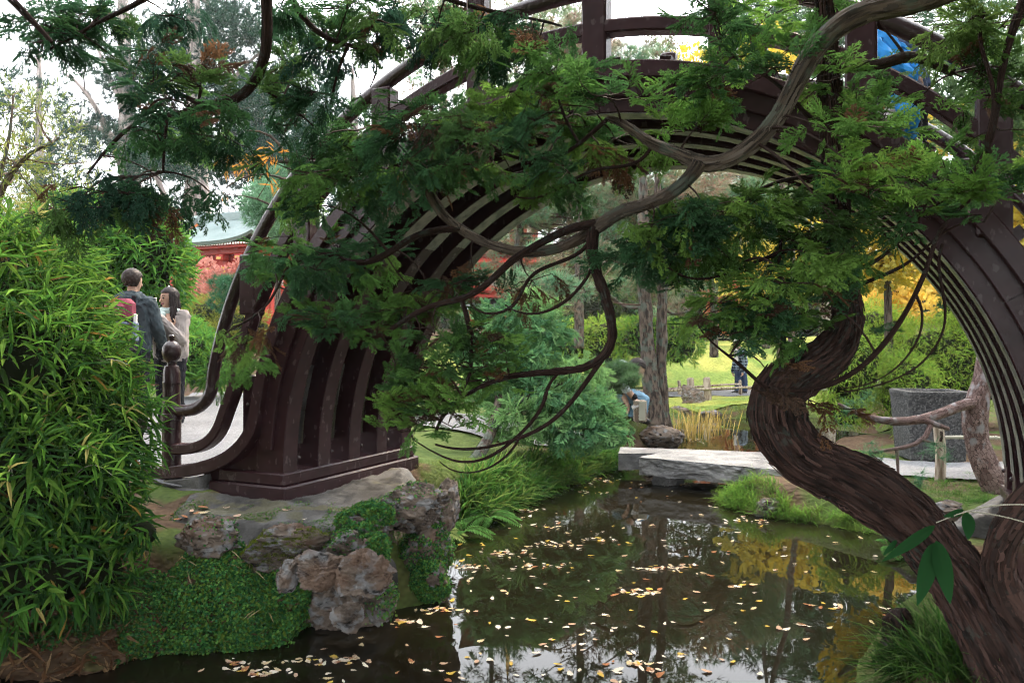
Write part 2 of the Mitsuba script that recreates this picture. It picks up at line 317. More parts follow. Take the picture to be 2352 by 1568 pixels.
def ground(x, y):
    x, y = np.asarray(x, float), np.asarray(y, float); sh = x.shape; x, y = x.ravel(), y.ravel()
    d2 = (x[:, None] - HC[None, :, 0]) ** 2 + (y[:, None] - HC[None, :, 1]) ** 2 + .08
    w = d2 ** -1.6; h = (w * HC[None, :, 2]).sum(1) / w.sum(1)
    pt = shapely.points(x, y); d = shapely.distance(SHORE, pt); ins = shapely.contains_xy(POND, x, y)
    q = np.stack([x, y, x * 0], -1)
    h = h + (meshkit.fbm(q * 2.2, 3, 3) - .5) * .10 * np.clip(d / .6, 0, 1)
    rise = np.clip(d / np.where(y < 6.6, .26, .45), 0, 1); rise = rise * rise * (3 - 2 * rise)
    out = np.where(ins, -.7 * np.clip(d / .5, 0, 1) - .03, h * rise - .03 * (1 - rise))
    return out.reshape(sh)
def grid_land():
    xs = np.r_[np.linspace(-120, -14, 18)[:-1], np.linspace(-14, -3.4, 40)[:-1], np.linspace(-3.4, 4.4, 140), np.linspace(4.4, 16, 50)[1:], np.linspace(16, 120, 18)[1:]]
    ys = np.r_[np.linspace(-80, -6, 14)[:-1], np.linspace(-6, 1.4, 22)[:-1], np.linspace(1.4, 9.5, 140), np.linspace(9.5, 26, 90)[1:], np.linspace(26, 60, 30)[1:], np.linspace(60, 150, 10)[1:]]
    X, Y = np.meshgrid(xs, ys); Z = ground(X, Y); n = len(xs)
    i, j = np.meshgrid(np.arange(len(ys) - 1), np.arange(n - 1), indexing='ij'); a = i * n + j
    return np.stack([X, Y, Z], -1).reshape(-1, 3), np.stack([a, a + 1, a + n + 1, a + n], -1).reshape(-1, 4)
land_v, land_q = grid_land()
put('ground', (land_v, land_q), 'soil_mat', True); lab('ground', 'mossy brown earth banks around the pond', kind='structure')
land = trimesh.Trimesh(land_v, np.vstack([land_q[:, [0, 1, 2]], land_q[:, [0, 2, 3]]]), process=False)
put('pond_water', (np.array([[-3.5, .6, 0], [9, .6, 0], [9, 19, 0], [-3.5, 19, 0.0]]), np.array([[0, 1, 2, 3]])), 'water_mat'); lab('pond_water', 'still dark brown pond water with reflections', kind='structure')
def drape(key, poly, off, mat, step, bumpy=0.0, **kw):
    """a sheet that lies on the land inside a polygon"""
    P = sg.Polygon(poly).buffer(.3).buffer(-.3); x0, y0, x1, y1 = P.bounds
    gx, gy = np.meshgrid(np.arange(x0, x1 + step, step), np.arange(y0, y1 + step, step))
    inn = shapely.contains_xy(P.buffer(-step * .4), gx.ravel(), gy.ravel())
    ring = np.array([P.exterior.interpolate(t).coords[0] for t in np.arange(0, P.exterior.length, step)])
    p2 = np.vstack([ring, np.stack([gx.ravel(), gy.ravel()], 1)[inn]])
    from scipy.spatial import Delaunay
    tri = Delaunay(p2).simplices; c = p2[tri].mean(1); tri = tri[shapely.contains_xy(P, c[:, 0], c[:, 1])]
    z = ground(p2[:, 0], p2[:, 1]) + off
    v = np.column_stack([p2, z])
    e = np.cross(v[tri[:, 1]] - v[tri[:, 0]], v[tri[:, 2]] - v[tri[:, 0]])[:, 2] < 0; tri[e] = tri[e][:, ::-1]
    return put(key, (v, tri), mat, True)
drape('garden_path', [(-1.9, 5.95), (-1.5, 6.6), (-1.35, 7.4), (-1.6, 8.6), (-2.2, 10), (-2.3, 13.8), (-3.6, 15), (-6, 15), (-5.2, 11), (-4.0, 8), (-3.4, 6.6), (-2.6, 6.0)], .03, 'path_mat', .12)
lab('garden_path', 'pale grey path by the foot of the bridge', kind='structure')
drape('garden_path', [(2.65, 8.45), (3.2, 8.3), (4.2, 7.5), (5.6, 7.2), (9, 7.2), (9, 8.7), (5.6, 8.75), (4.4, 8.9), (3.7, 9.5), (3.2, 9.6)], .03, 'path_mat', .12)
lab('garden_path_001', 'grey path past the concrete planter on the right', kind='structure')
drape('garden_path', [(-.2, 10.2), (.7, 9.75), (1.5, 10.1), (1.75, 10.7), (1.2, 11.0), (-.6, 11.4), (-2.2, 12.4), (-2.4, 11.4)], .03, 'path_mat', .12)
lab('garden_path_002', 'grey path leading left from the stone slabs', kind='structure')
drape('garden_path', [(1.5, 21.5), (3.4, 20.8), (6, 22.6), (9, 23), (14, 22), (14, 24.4), (9, 25.2), (5.5, 24.6), (1.5, 23.6)], .04, 'path_mat', .3)
lab('garden_path_003', 'bright far path across the lawn', kind='structure')
drape('lawn', [(-3, 22), (1.5, 21.2), (1.5, 24), (5.5, 25), (9, 25.6), (16, 24.8), (24, 38), (12, 41), (-6, 36)], .05, 'lawn_mat', .5)
lab('lawn', 'sunny yellow green lawn rising behind the fence', kind='structure')
drape('lawn', [(2.7, 15.9), (3.6, 17.6), (5, 17.5), (6.4, 17.9), (8, 17.4), (9.5, 20), (8, 22), (6, 22), (3.4, 20.4), (2, 20.6), (1.6, 17)], .03, 'lawn_mat', .3)
lab('lawn_001', 'grassy far bank of the pond below the path', kind='structure')
# granite slabs
def stone_slab(corners, top, thick, label, rough=.02, seed=0):
    P = sg.Polygon(corners)
    m = trimesh.creation.extrude_polygon(P, thick, engine='earcut')
    m = m.subdivide_to_size(.075)
    v = np.array(m.vertices); side = (v[:, 2] < thick - .004)
    q = meshkit.fbm(v * 9, 4, seed)[:, None] - .5; q2 = meshkit.fbm(v * 24, 3, seed + 4)[:, None] - .5
    c = np.array(P.centroid.coords[0]); out = norm(np.column_stack([v[:, 0] * 0 - .3, v[:, 1] * 0 - 1, v[:, 2] * 0 - .4]))
    v += np.where(side[:, None], 1, 0) * out * (q * rough * 3 + q2 * rough * 2) * np.where(v[:, 1:2] < P.centroid.y, 1, -1)
    v[:, 2] += np.where(side, 0, (q[:, 0]) * .008) + top - thick
    key = put('stone_slab', trimesh.Trimesh(v, m.faces, process=False), 'granite_mat', 30)
    return lab(key, label, 'stone slab')
zs = .33
def on_plane(px, py, z): d = F * (EYE - z) / (py - 784); return W(px, py, d)[:2]
stone_slab([on_plane(1468, 1049, zs), on_plane(1800, 1079, zs), on_plane(2010, 1098, zs), on_plane(2010, 1072, zs), on_plane(1660, 1047, zs), on_plane(1530, 1036, zs)], zs, .20, 'rough edged granite slab in front, forming the low bridge over the pond', seed=2)
stone_slab([on_plane(1420, 1041, zs - .02), on_plane(1520, 1040, zs - .02), on_plane(1700, 1050.5, zs - .02), on_plane(1900, 1058, zs - .02), on_plane(1870, 1043, zs - .02), on_plane(1580, 1031, zs - .02), on_plane(1425, 1026, zs - .02)], zs - .02, .20, 'second granite slab lying behind the front one at the pond crossing', .008, 5)

# ---------------------------------------------------------------- rocks
def rock_mesh(c, size, seed, sub=4, rough=1.0, flat=0):
    r = np.random.default_rng(seed); m = trimesh.creation.icosphere(subdivisions=sub); v = np.array(m.vertices)
    o = r.uniform(0, 50, 3)
    k = 1 + .75 * rough * (meshkit.fbm(v * 1.3 + o, 3, seed) - .5)
    for _ in range(9):
        n = norm(r.normal(size=3)); h = r.uniform(.55, .85); dd = v @ n * k; k = np.where(dd > h, k * h / np.maximum(dd, 1e-6), k)
    lay = v * np.array([2.6, 2.6, 5.5])
    k += rough * 1.4 * (.22 * (np.abs(meshkit.fbm(lay + o, 4, seed + 1) - .5) - .13) * 2 + .10 * (meshkit.fbm(v * 9 + o, 3, seed + 2) - .5) + .05 * (meshkit.fbm(v * 24 + o, 2, seed + 3) - .5))
    for _ in range(int(12 * rough)):                            # small flat breaks give the crisp fractured faces
        n = norm(r.normal(size=3)); dd = v @ n; loc = dd > .35; h = np.quantile(k[loc] * dd[loc], r.uniform(.80, .97)); kd = k * dd; k = np.where(loc & (kd > h), h / np.maximum(dd, 1e-6) * .8 + k * .2, k)
    k += rough * (.16 * (np.abs(meshkit.fbm(v * 4.3 + o * 1.7, 4, seed + 7) - .5) * 2 - .25) + .06 * (meshkit.fbm(v * 17 + o, 3, seed + 8) - .5))
    v = v * k[:, None] * np.asarray(size) 
    a = r.uniform(0, 6.28); R = np.array([[math.cos(a), -math.sin(a), 0], [math.sin(a), math.cos(a), 0], [0, 0, 1]]) if flat == 0 else np.eye(3)
    return trimesh.Trimesh(v @ R.T + c, m.faces, process=False)
def a_rock(px, py, d, wpx, hpx, seed, label, sub=4, depth=1.0, rough=1.0, mat='rock_mat', name='rock'):
    s = d / F / 2; m = rock_mesh(W(px, py, d), (wpx * s * 1.30, (wpx + hpx) / 2 * s * depth * 1.1, hpx * s * 1.32), seed, sub, rough, 1)
    k = put(name, m, mat, 50); lab(k, label, 'rock'); return k, m
R = {}
for nm, args in dict(
    left=(472, 1232, 4.62, 120, 90, 3, 'brown and blue grey rock beside the bamboo leaves, left end of the shore', 4),
    mossy=(655, 1250, 4.62, 175, 110, 8, 'long rock with a bright moss cap below the concrete footing', 4),
    mid=(790, 1262, 4.62, 110, 85, 12, 'rounded brown rock right of the moss capped rock', 4),
    blockA=(735, 1308, 4.28, 105, 72, 17, 'blocky grey brown rock above the dark hollow', 5),
    small=(662, 1322, 4.32, 56, 70, 21, 'small pale rock at the edge of the green creeper curtain', 4),
    blockB=(838, 1325, 4.25, 118, 92, 26, 'layered pinkish rock jutting over the water', 5),
    face=(868, 1375, 4.42, 72, 90, 31, 'smooth greenish rock hanging under the layered pinkish rock', 4),
    under=(765, 1395, 4.66, 170, 130, 36, 'dark rust coloured boulder in the hollow at the waterline', 4),
    rust=(800, 1415, 4.2, 70, 58, 41, 'small rusty stone at the waterline under the hollow', 4),
    big=(955, 1172, 5.15, 155, 108, 46, 'large tan rock with a deeply pitted face at the corner of the footing', 5),
    pale=(1024, 1150, 5.3, 56, 120, 51, 'pale whitish upright rock at the tip of the shore', 4),
    corner=(985, 1255, 5.2, 115, 130, 56, 'dark brown rock below the large pitted rock', 4),
    low=(985, 1325, 5.1, 90, 90, 57, 'shaded rock at the water under the pitted rock', 4),
    back=(840, 1205, 4.85, 120, 95, 61, 'rock wrapped in green creeper in front of the pedestal', 4),
    gap=(862, 1275, 4.6, 70, 80, 66, 'grey rock deep in the cleft between the mossy rocks', 4)).items():
    R[nm] = a_rock(*args)
a_rock(1537, 1103, 9.2, 66, 34, 70, 'squared support stone under the front granite slab', 4, rough=.5, mat='granite_mat')
a_rock(1545, 1089, 9.3, 70, 20, 72, 'flat stone wedged between the slab and its support stone', 3, rough=.4, mat='granite_mat')
a_rock(1515, 1008, 11.7, 90, 52, 75, 'square cut brown boulder below the moss mound of the twin trees', 4, rough=.6)
a_rock(1592, 918, 19.0, 46, 56, 78, 'upright pointed rock in front of the far fence', 4)
a_rock(1560, 948, 17.0, 60, 26, 81, 'low grey rocks on the far shore left of the pointed rock', 4)
a_rock(1628, 950, 17.2, 50, 16, 83, 'flat stone on the far shore among the reeds', 3)
a_rock(2275, 1235, 5.2, 190, 150, 86, 'big smooth grey boulder under the right foot of the bridge', 4, rough=.45, mat='concrete_mat')
a_rock(2190, 1180, 6.0, 110, 50, 88, 'brown earth covered stone behind the leaning trunk', 4, rough=.5)
a_rock(1762, 1168, 7.6, 70, 44, 90, 'dark wet stone in the right bank beside the grass tuft', 4)
# the footing of the left end: concrete poured over the rocks
def footing():
    gx, gy = np.meshgrid(np.linspace(-2.75, -.45, 120), np.linspace(4.45, 7.5, 150)); P = sg.Polygon([(-2.65, 6.3), (-2.45, 5.4), (-1.95, 4.95), (-1.45, 4.75), (-1.05, 4.78), (-.8, 5.0), (-.62, 5.3), (-.62, 6.0), (-.72, 6.8), (-.85, 7.4), (-2.2, 7.4)])
    pt = shapely.points(gx.ravel(), gy.ravel()); d = shapely.distance(P.exterior, pt) * np.where(shapely.contains_xy(P, gx.ravel(), gy.ravel()), 1, -1)
    q = np.stack([gx.ravel(), gy.ravel(), gx.ravel() * 0], -1)
    z = .50 * np.clip((d + .10) / .30, 0, 1) ** .55 - .25 * (d < -.09) + (meshkit.fbm(q * 3.5, 4, 6) - .5) * .09 + (meshkit.fbm(q * 14, 3, 8) - .5) * .025 + np.clip((gy.ravel() - 5.2) * .035, -.05, .06)
    n = gx.shape[1]; i, j = np.meshgrid(np.arange(gx.shape[0] - 1), np.arange(n - 1), indexing='ij'); a = (i * n + j).ravel()
    f = np.stack([a, a + 1, a + n + 1, a + n], -1); keep = (d[f] > -.14).all(1)
    v = np.column_stack([gx.ravel(), gy.ravel(), z]); return v, f[keep]
fv, ff = footing()
put('concrete_footing', (fv, ff), 'concrete_mat', True); lab('concrete_footing', 'weathered grey concrete footing under the left pedestal', 'footing')
# ---------------------------------------------------------------- the drum bridge
BC, BYAW, BA, BB, BZ, BW = np.array([.445, 4.722]), .4426, 2.30, 2.24, .75, 1.68
bu, bn = np.array([math.cos(BYAW), -math.sin(BYAW)]), np.array([math.sin(BYAW), math.cos(BYAW)])
def B(s, t, z):
    s, t, z = np.broadcast_arrays(np.asarray(s, float), np.asarray(t, float), np.asarray(z, float))
    return np.concatenate([BC + s[..., None] * bu + t[..., None] * bn, z[..., None]], -1)
def arc(rr, d0=0, d1=180, step=2.0):
    a = np.radians(np.linspace(d0, d1, int(abs(d1 - d0) / step) + 1)); return np.stack([BA * rr * np.cos(a), BZ + BB * rr * np.sin(a)], 1)
def band(path, inn, out, t0, t1, ch=.006):
    """bar of rectangular section that follows a path in the plane of the arch"""
    p = np.asarray(path, float); tg = norm(np.gradient(p, axis=0)); nn = np.stack([tg[:, 1], -tg[:, 0]], 1)
    if (nn[len(nn) // 2] @ (p[len(p) // 2] - [0, BZ])) < 0: nn = -nn
    sec = [(-inn, t0 + ch), (-inn, t1 - ch), (-inn + ch, t1), (out - ch, t1), (out, t1 - ch), (out, t0 + ch), (out - ch, t0), (-inn + ch, t0)]
    m, k = len(p), len(sec)
    v = np.stack([B(p[:, 0] + nn[:, 0] * h, t, p[:, 1] + nn[:, 1] * h) for h, t in sec], 1).reshape(-1, 3)
    i, j = np.meshgrid(np.arange(m - 1), np.arange(k), indexing='ij')
    q = np.stack([i * k + j, i * k + (j + 1) % k, (i + 1) * k + (j + 1) % k, (i + 1) * k + j], -1).reshape(-1, 4)
    f = np.vstack([q[:, [0, 1, 2]], q[:, [0, 2, 3]]])
    e = (m - 1) * k
    f = np.vstack([f, [[0, a + 1, a] for a in range(1, k - 1)], [[e, e + a, e + a + 1] for a in range(1, k - 1)]])
    return v, f
def smooth2(pts, step=.04):
    p = np.column_stack([np.asarray(pts, float), np.zeros(len(pts))]); return resample(p, step)[:, :2]
def mirror(path): q = np.array(path); q[:, 0] *= -1; return q
def full(rr, a0, foot):
    """arch at ratio rr that flares out to the ground at both ends"""
    mid = arc(rr, a0, 180 - a0); left = smooth2([tuple(mid[-3]), tuple(mid[-2]), tuple(mid[-1])] + foot)[3:]
    return np.vstack([mirror(left)[::-1], mid[1:-1], left])
TOP = full(1.32, 13, [(-2.985, 1.27), (-3.05, 1.19), (-3.16, 1.135), (-3.28, 1.12), (-3.40, 1.12)])
MID = full(1.215, 13, [(-2.83, 1.12), (-2.89, 1.0), (-2.98, .91), (-3.12, .85), (-3.28, .83), (-3.40, .83)])
BASE = full(1.10, 13, [(-2.50, 1.14), (-2.54, 1.02), (-2.62, .91), (-2.75, .81), (-2.94, .73), (-3.2, .67), (-3.5, .63), (-3.66, .615)])
br = thing('drum_bridge', 'steep half round drum bridge of glossy dark brown timber over the pond', 'bridge')
def bput(k, mesh, mat='brown_paint', smooth=35, label=None):
    key = put(br + '__' + k, mesh, mat, smooth)
    if label: lab(key, label)
    return key
def bbox(s0, s1, t0, t1, z0, z1, ch=.006):
    b = boxm(s0, s1, t0, t1, z0, z1, ch); v = np.array(b.vertices); return trimesh.Trimesh(B(v[:, 0], v[:, 1], v[:, 2]), b.faces[:, ::-1], process=False)
ribs = [0.0, .3825, .765, 1.1475, 1.53]
for i, t in enumerate(ribs):
    p = np.vstack([[(BA, .64)], arc(1.0), [(-BA, .64)]])
    bput('rib', band(p, 0, .26, t, t + .15))
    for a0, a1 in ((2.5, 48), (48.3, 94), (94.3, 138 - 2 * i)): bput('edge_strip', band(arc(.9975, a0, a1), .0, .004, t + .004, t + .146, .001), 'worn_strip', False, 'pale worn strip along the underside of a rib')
# deck planks across the ribs
for k in range(58):
    a0, a1 = 5 + k * 170 / 58, 5 + (k + 1) * 170 / 58 - .22
    bput('plank', band(arc(1.115, a0, a1, 1.4), .02, .025, .004, BW - .004, .004), smooth=False)
for k in range(24):
    a = 14 + k * 152 / 23; bput('tread', band(arc(1.14, a - .7, a + .7, .7), .035, .03, .06, BW - .06, .004), smooth=False)
for side, t0, t1 in ((0, -.035, -.002), (1, BW + .002, BW + .035)):
    for k in range(7): bput('fascia_board', band(arc(1.062, 3 + k * 174 / 7 + .08, 3 + (k + 1) * 174 / 7 - .08), .055, .055, t0, t1))
for t0, t1 in ((-.085, .05), (BW - .05, BW + .085)):
    n = len(BASE); cut = [0, 24, 24 + (n - 48) // 4, n // 2, n - 24 - (n - 48) // 4, n - 24, n - 1]
    for a, b in zip(cut[:-1], cut[1:]): q = np.array(BASE[a:b + 1]); q[-1] = q[-1] * .96 + q[-2] * .04; bput('kerb_beam', band(q, .045, .05, t0, t1))
    bput('middle_rail', band(MID, .04, .04, t0 + .015, t1 - .015, .01))
    c = B(TOP[:, 0], (t0 + t1) / 2, TOP[:, 1]); v, f, _ = tube(c, .046, 14)
    bput('top_rail', (v, f), 'rail_paint', True)
    for a in (-1, 1):
        q = np.array(BASE[-17:] if a < 0 else BASE[:17]); q[:, 1] -= .085
        bput('kerb_stone', band(q, .30, .03, t0 - .02, t1 - .03), 'concrete_mat', label='worn grey stone strip under the curved kerb beam')
# posts: upright, from the fascia to the top rail
for t0, t1 in ((-.075, .045), (BW - .045, BW + .075)):
    for a in (27, 42.5, 58, 73.5, 88.7, 104.5, 120.5, 138, 154):
        r0 = 1.07 if 35 < a < 145 else 1.13
        s = BA * 1.22 * math.cos(math.radians(a)); 
        z1 = BZ + BB * math.sqrt(max(1.30 ** 2 - (s / BA) ** 2, .01)); z0 = BZ + BB * math.sqrt(max(1.095 ** 2 - (s / BA) ** 2, .05)) if abs(s) < 2.1 else z1 - .62
        if abs(s) > 2.3: s = math.copysign(abs(s) + .06, s); z1 = BZ + BB * math.sqrt(max(1.31 ** 2 - (s / BA) ** 2, .01)); z0 = z1 - .42
        bput('post', bbox(s - .075, s + .075, t0, t1, z0, z1 + .02, .012))
# caps that stand above the top rail near the crown
for t0, t1 in ((-.075, .045), (BW - .045, BW + .075)):
    for s in (-.72, .06, .74):
        bput('post_cap', bbox(s - .06, s + .06, t0 + .01, t1 - .01, BZ + BB * 1.27, BZ + BB * 1.36 + .1, .015))
# ends: pedestal, side panels, boards between the ribs, newel posts
for a in (-1, 1):
    S = lambda x, y: (a * x, a * y) if a > 0 else (a * y, a * x)
    bput('pedestal', bbox(*S(2.245, 2.98), -.05, BW + .05, .36, .615, .012), label='brown painted plinth under the left foot' if a < 0 else 'grey worn plinth under the right foot')
    bput('pedestal_ledge', bbox(*S(2.275, 2.9), -.03, BW + .03, .617, .705, .01))
    edge = [(-2.26, .60), (-2.31, .9), (-2.34, 1.2), (-2.37, 1.45)]
    curve = [(x, z - .03) for x, z in (mirror(BASE) if a > 0 else BASE)[-30:] if x > -3.25] if True else []
    poly = sg.Polygon([(-2.345, .60), (-2.36, 1.5)] + [(x + .01, z) for x, z in BASE[-34:] if x > -3.2 and z < 1.5] + [(-3.0, .60)]).buffer(0)
    poly = max(getattr(poly, 'geoms', [poly]), key=lambda g: g.area)
    for t0 in (.02, BW - .07):
        m = trimesh.creation.extrude_polygon(poly, .05, engine='earcut'); v = np.array(m.vertices)
        bput('side_panel', trimesh.Trimesh(B(v[:, 0] * (1 if a < 0 else -1), t0 + v[:, 2], v[:, 1]), m.faces[:, ::-1] if a < 0 else m.faces, process=False), smooth=False)
    for t0, t1 in zip(ribs[:-1], ribs[1:]):
        for lo, hi in ((3, 9), (9.2, 17.5), (17.7, 27), (27.2, 37)):
            x = arc(1.07, lo, hi); x = x if a > 0 else mirror(x)
            bput('back_board', band(x, .012, .012, t0 + .152, t1 - .002, .003), 'concrete_mat' if hi < 18 else 'brown_paint', False, 'grey weathered board between the ribs' if hi < 18 else None)
    for tn in (-.02, BW + .02):
        prof = [(.0, .0), (.070, 0), (.070, .42), (.078, .425), (.078, .47), (.066, .475), (.066, .50), (.071, .505), (.071, .53), (.063, .535), (.063, .70), (.067, .705), (.067, .72), (.063, .725), (.062, .80), (.05, .845), (.034, .85), (.034, .875), (.040, .88), (.060, .905), (.069, .935), (.070, .965), (.062, 1.0), (.042, 1.03), (.018, 1.04), (.018, 1.055), (.022, 1.06), (.022, 1.08), (.012, 1.09), (0, 1.09)]
        m = trimesh.creation.revolve(np.array(prof), sections=28); v = np.array(m.vertices) * [1, 1, .985] 
        bput('newel_post', trimesh.Trimesh(v + B(a * 3.39, tn, .63), m.faces, process=False), 'rail_paint', 40, 'turned brown newel post with a ball finial')
        stub = a * 2.70
        bput('strut_post', bbox(stub - .06, stub + .06, .07 if tn < 0 else BW - .17, .17 if tn < 0 else BW - .07, .50, 1.40, .01))
        for zz in (.82, .98):
            bm = trimesh.creation.icosphere(subdivisions=2, radius=.014); bm.apply_translation(B(stub, .068 if tn < 0 else BW - .068, zz + .2)); bput('bolt', bm, 'rail_paint', True)
    bput('kerb_block', bbox(*S(2.95, 3.72), -.13, .16, .26, .555, .02), 'concrete_mat', label='grey stone block under the end of the kerb beam')
    for t in ribs:
        bm = trimesh.creation.icosphere(subdivisions=2, radius=.016); bm.apply_translation(B(a * 2.3, t + .158, .80)); bput('bolt', bm, 'rail_paint', True)
# ---------------------------------------------------------------- the big leaning cypress in front
GREEN_CY = [(.062, .142, .046), (.092, .19, .046), (.044, .108, .048), (.125, .225, .05)]
BRIGHT_CY = [(0.134, 0.269, 0.056), (0.095, 0.207, 0.054), (0.168, 0.302, 0.062), (0.056, 0.134, 0.047)]
BROWN_CY = [(.10, .055, .032), (.135, .072, .038), (.07, .045, .032)]
def nearest(skel, p):
    i = np.argmin(((skel[:, :3] - p) ** 2).sum(1)); return skel[i]
class Crown:
    """sprays of a conifer: clumps of twigs that hang on a skeleton of limbs"""
    def __init__(s, skel): s.skel = np.vstack(skel); s.fol, s.tw = MB(), MB()
    def mass(s, poly, depth, gap=.105, bias=(0, 0, -.25), cols=GREEN_CY, brown=.07, per=11, size=.072, spread=.06, dj=.22, thin=0.0, tpl=None, hole=70, flat=.38, shrink=.035, toskel=True):
        k = F / depth; P = sg.Polygon(poly).buffer(-shrink * k, join_style=2); P = P if P.area > 400 else sg.Polygon(poly).buffer(0)
        n = int(P.area / (gap * k) ** 2 * 1.5)
        c = in_poly(P, max(n * 2, 4)); keep = []
        for q in c:                                            # keep the clumps apart
            if all((q[0] - r[0]) ** 2 + (q[1] - r[1]) ** 2 > (gap * k * .62) ** 2 for r in keep): keep.append(q)
        for q in keep[:n]:
            if thin and rng.random() < thin: continue
            if hole is not None and meshkit.noise(np.array([[q[0] / hole, q[1] / hole, depth]]), 5)[0] < .27: continue
            d = depth + rng.normal() * dj; p = W(q[0], q[1], d); near = nearest(s.skel, p); root = near[:3]
            way = p - root; L = np.linalg.norm(way)
            if toskel and L > .06:                             # the branchlet that carries the clump
                if L > 1.3: root = p - way / L * 1.3 + rng.normal(size=3) * .1
                mid = (root + p) / 2 + rng.normal(size=3) * .05 * L + [0, 0, .10 * L]
                cv = resample([[*root], [*mid], [*p]], .06); v, f, _ = tube(cv, np.linspace(.0075 if L > .4 else .005, .0022, len(cv)), 4, cap=False); s.tw.add(v, f)
            out = norm(way + 1e-6) if L < .8 else norm(way) * .6
            m = int(per * rng.uniform(.6, 1.35)); 
            base = p + rng.normal(size=(m, 3)) * spread * [1.15, 1.15, .45]
            dirs = norm(out * .75 + np.array(bias) + rng.normal(size=(m, 3)) * [.75, .75, flat])
            dead = rng.random() < brown * .5
            tint = palette(1, cols, jit=.2)[0]
            for b, dv in zip(base, dirs):
                Lt = rng.uniform(.06, .12); nf = rng.integers(4, 6)
                tt = np.linspace(.1, 1, nf); sag = np.array([0, 0, -.25]) * Lt
                pts = b + dv * Lt * tt[:, None] + sag * tt[:, None] ** 2
                side = norm(np.cross(dv, [0, 0, 1]) + 1e-6); sg_ = np.where(np.arange(nf) % 2 == 0, 1, -1)[:, None]
                fd = norm(dv + side * sg_ * .75 * (1 - tt[:, None] * .75) + rng.normal(size=(nf, 3)) * .2)
                up = norm(np.array([0, 0, 1.0]) + rng.normal(size=3) * .5)
                col = np.tile((palette(1, BROWN_CY)[0] if (dead or rng.random() < brown * .25) else tint * rng.uniform(.75, 1.3)), (nf, 1)) * rng.uniform(.85, 1.15, (nf, 1))
                s.q.append((pts, fd, np.tile(up, (nf, 1)), size * rng.uniform(.75, 1.25, nf) * (1.05 - .25 * tt), col))
                if rng.random() < .5:
                    v, f, _ = tube(np.vstack([p, (p + b) / 2 + rng.normal(size=3) * .01, b, pts[-1]]), [.003, .0026, .002, .001], 3, cap=False); s.tw.add(v, f)
        if tpl: s.tpl = tpl
    q = None
    def finish(s, key, twig='twig_dark', tpl=FROND, mat='leaf_mat'):
        a = [np.concatenate(x) for x in zip(*s.q)]
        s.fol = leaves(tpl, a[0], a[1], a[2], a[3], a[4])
        k = s.fol.put(key + '__foliage', mat); lab(k, kind='stuff')
        if s.tw.n: k2 = s.tw.put(key + '__twigs', twig); lab(k2, kind='stuff')
        return k
cy = thing('cypress_tree', 'big leaning cypress in the foreground with an S shaped red brown trunk', 'tree')
skel = []
def cylimb(name, rows, mat, sides, depth=0.0, around=3, along=2, lump=.12, step=.03, seed=0, label=None, sk=None, own=None):
    q = np.array([[*W(a, b, d), w * d / F / 2] for a, b, d, w in rows]); q = resample(q, step); sk = skel if sk is None else sk
    q[:, 3] = np.maximum(q[:, 3], .0015)
    bd = bark_disp(depth, around, along, lump, seed, .5)
    if sides > 100: b1 = bd; b2 = bark_disp(.005, 24, 9, 0, 77, .5); bd = lambda a, l, r: b1(a, l, r) + b2(a, l, r)
    v, f, uv = tube(q[:, :3], q[:, 3], sides, bd if depth or lump else None)
    k = put((own or cy) + '__' + name, (v, f), mat, True, uv=uv)
    if label: lab(k, label)
    if sides >= 32:                                             # strips of bark that peel from the trunk
        n = len(q); G = v[:n * sides].reshape(n, sides, 3); g = np.random.default_rng(4); mb = MB()
        for _ in range(480 if sides > 100 else 150):
            m = int(g.integers(14, 48)) if sides > 100 else int(g.integers(8, 24)); i0 = int(g.integers(0, max(1, n - m - 1))); j0 = int(g.integers(sides)); wd = int(g.integers(1, 4)); idx = np.arange(i0, i0 + m); tw = np.cumsum(g.normal(size=m) * .35).astype(int)
            a, b = G[idx, (j0 + tw) % sides], G[idx, (j0 + tw + wd) % sides]; nr = norm((a + b) / 2 - q[idx, :3]); t = np.linspace(-1, 1, m)[:, None]; lift = (.003 + .010 * g.random()) * (1 if sides > 100 else .45) * np.abs(t) ** 3; sq = .5 + .5 * (1 - t ** 4); mid = (a + b) / 2
            a2, b2 = mid + (a - mid) * sq + nr * lift, mid + (b - mid) * sq + nr * lift; V = np.stack([a2, b2, b2 - nr * .003, a2 - nr * .003], 1).reshape(-1, 3); k4 = np.arange(m - 1)[:, None] * 4
            f = np.concatenate([np.stack([k4 + c, k4 + (c + 1) % 4, k4 + 4 + (c + 1) % 4, k4 + 4 + c], -1).reshape(-1, 4) for c in range(4)]); mb.add(V, f, np.array([.045, .023, .018] if mat == 'bark_red' else [.10, .08, .066]) * g.uniform(.35, 1.7) + g.uniform(0, .008))
        lab(mb.put((own or cy) + '__bark_strips', 'vertex_mat'), kind='stuff')
    sk.append(q); return q
cylimb('trunk', [(2460, 1850, 2.86, 300), (2395, 1660, 2.92, 232), (2340, 1560, 2.96, 182), (2266, 1435, 3.02, 148), (2200, 1328, 3.08, 132), (2140, 1250, 3.13, 133), (2075, 1180, 3.18, 135), (2003, 1130, 3.25, 139), (1932, 1092, 3.34, 128), (1865, 1062, 3.40, 127), (1810, 1012, 3.44, 131), (1785, 950, 3.46, 129), (1797, 893, 3.47, 116),
                (1855, 848, 3.48, 102), (1918, 800, 3.48, 87), (1944, 742, 3.47, 71), (1936, 655, 3.45, 64), (1926, 555, 3.43, 62), (1920, 440, 3.42, 60), (1917, 330, 3.42, 58), (1908, 230, 3.42, 52), (1902, 120, 3.42, 44), (1890, -20, 3.42, 38), (1885, -220, 3.44, 26)],
       'bark_red', 150, .013, 8, 4.5, .14, .013, 3, 'red brown trunk with stringy bark and pale green lichen')
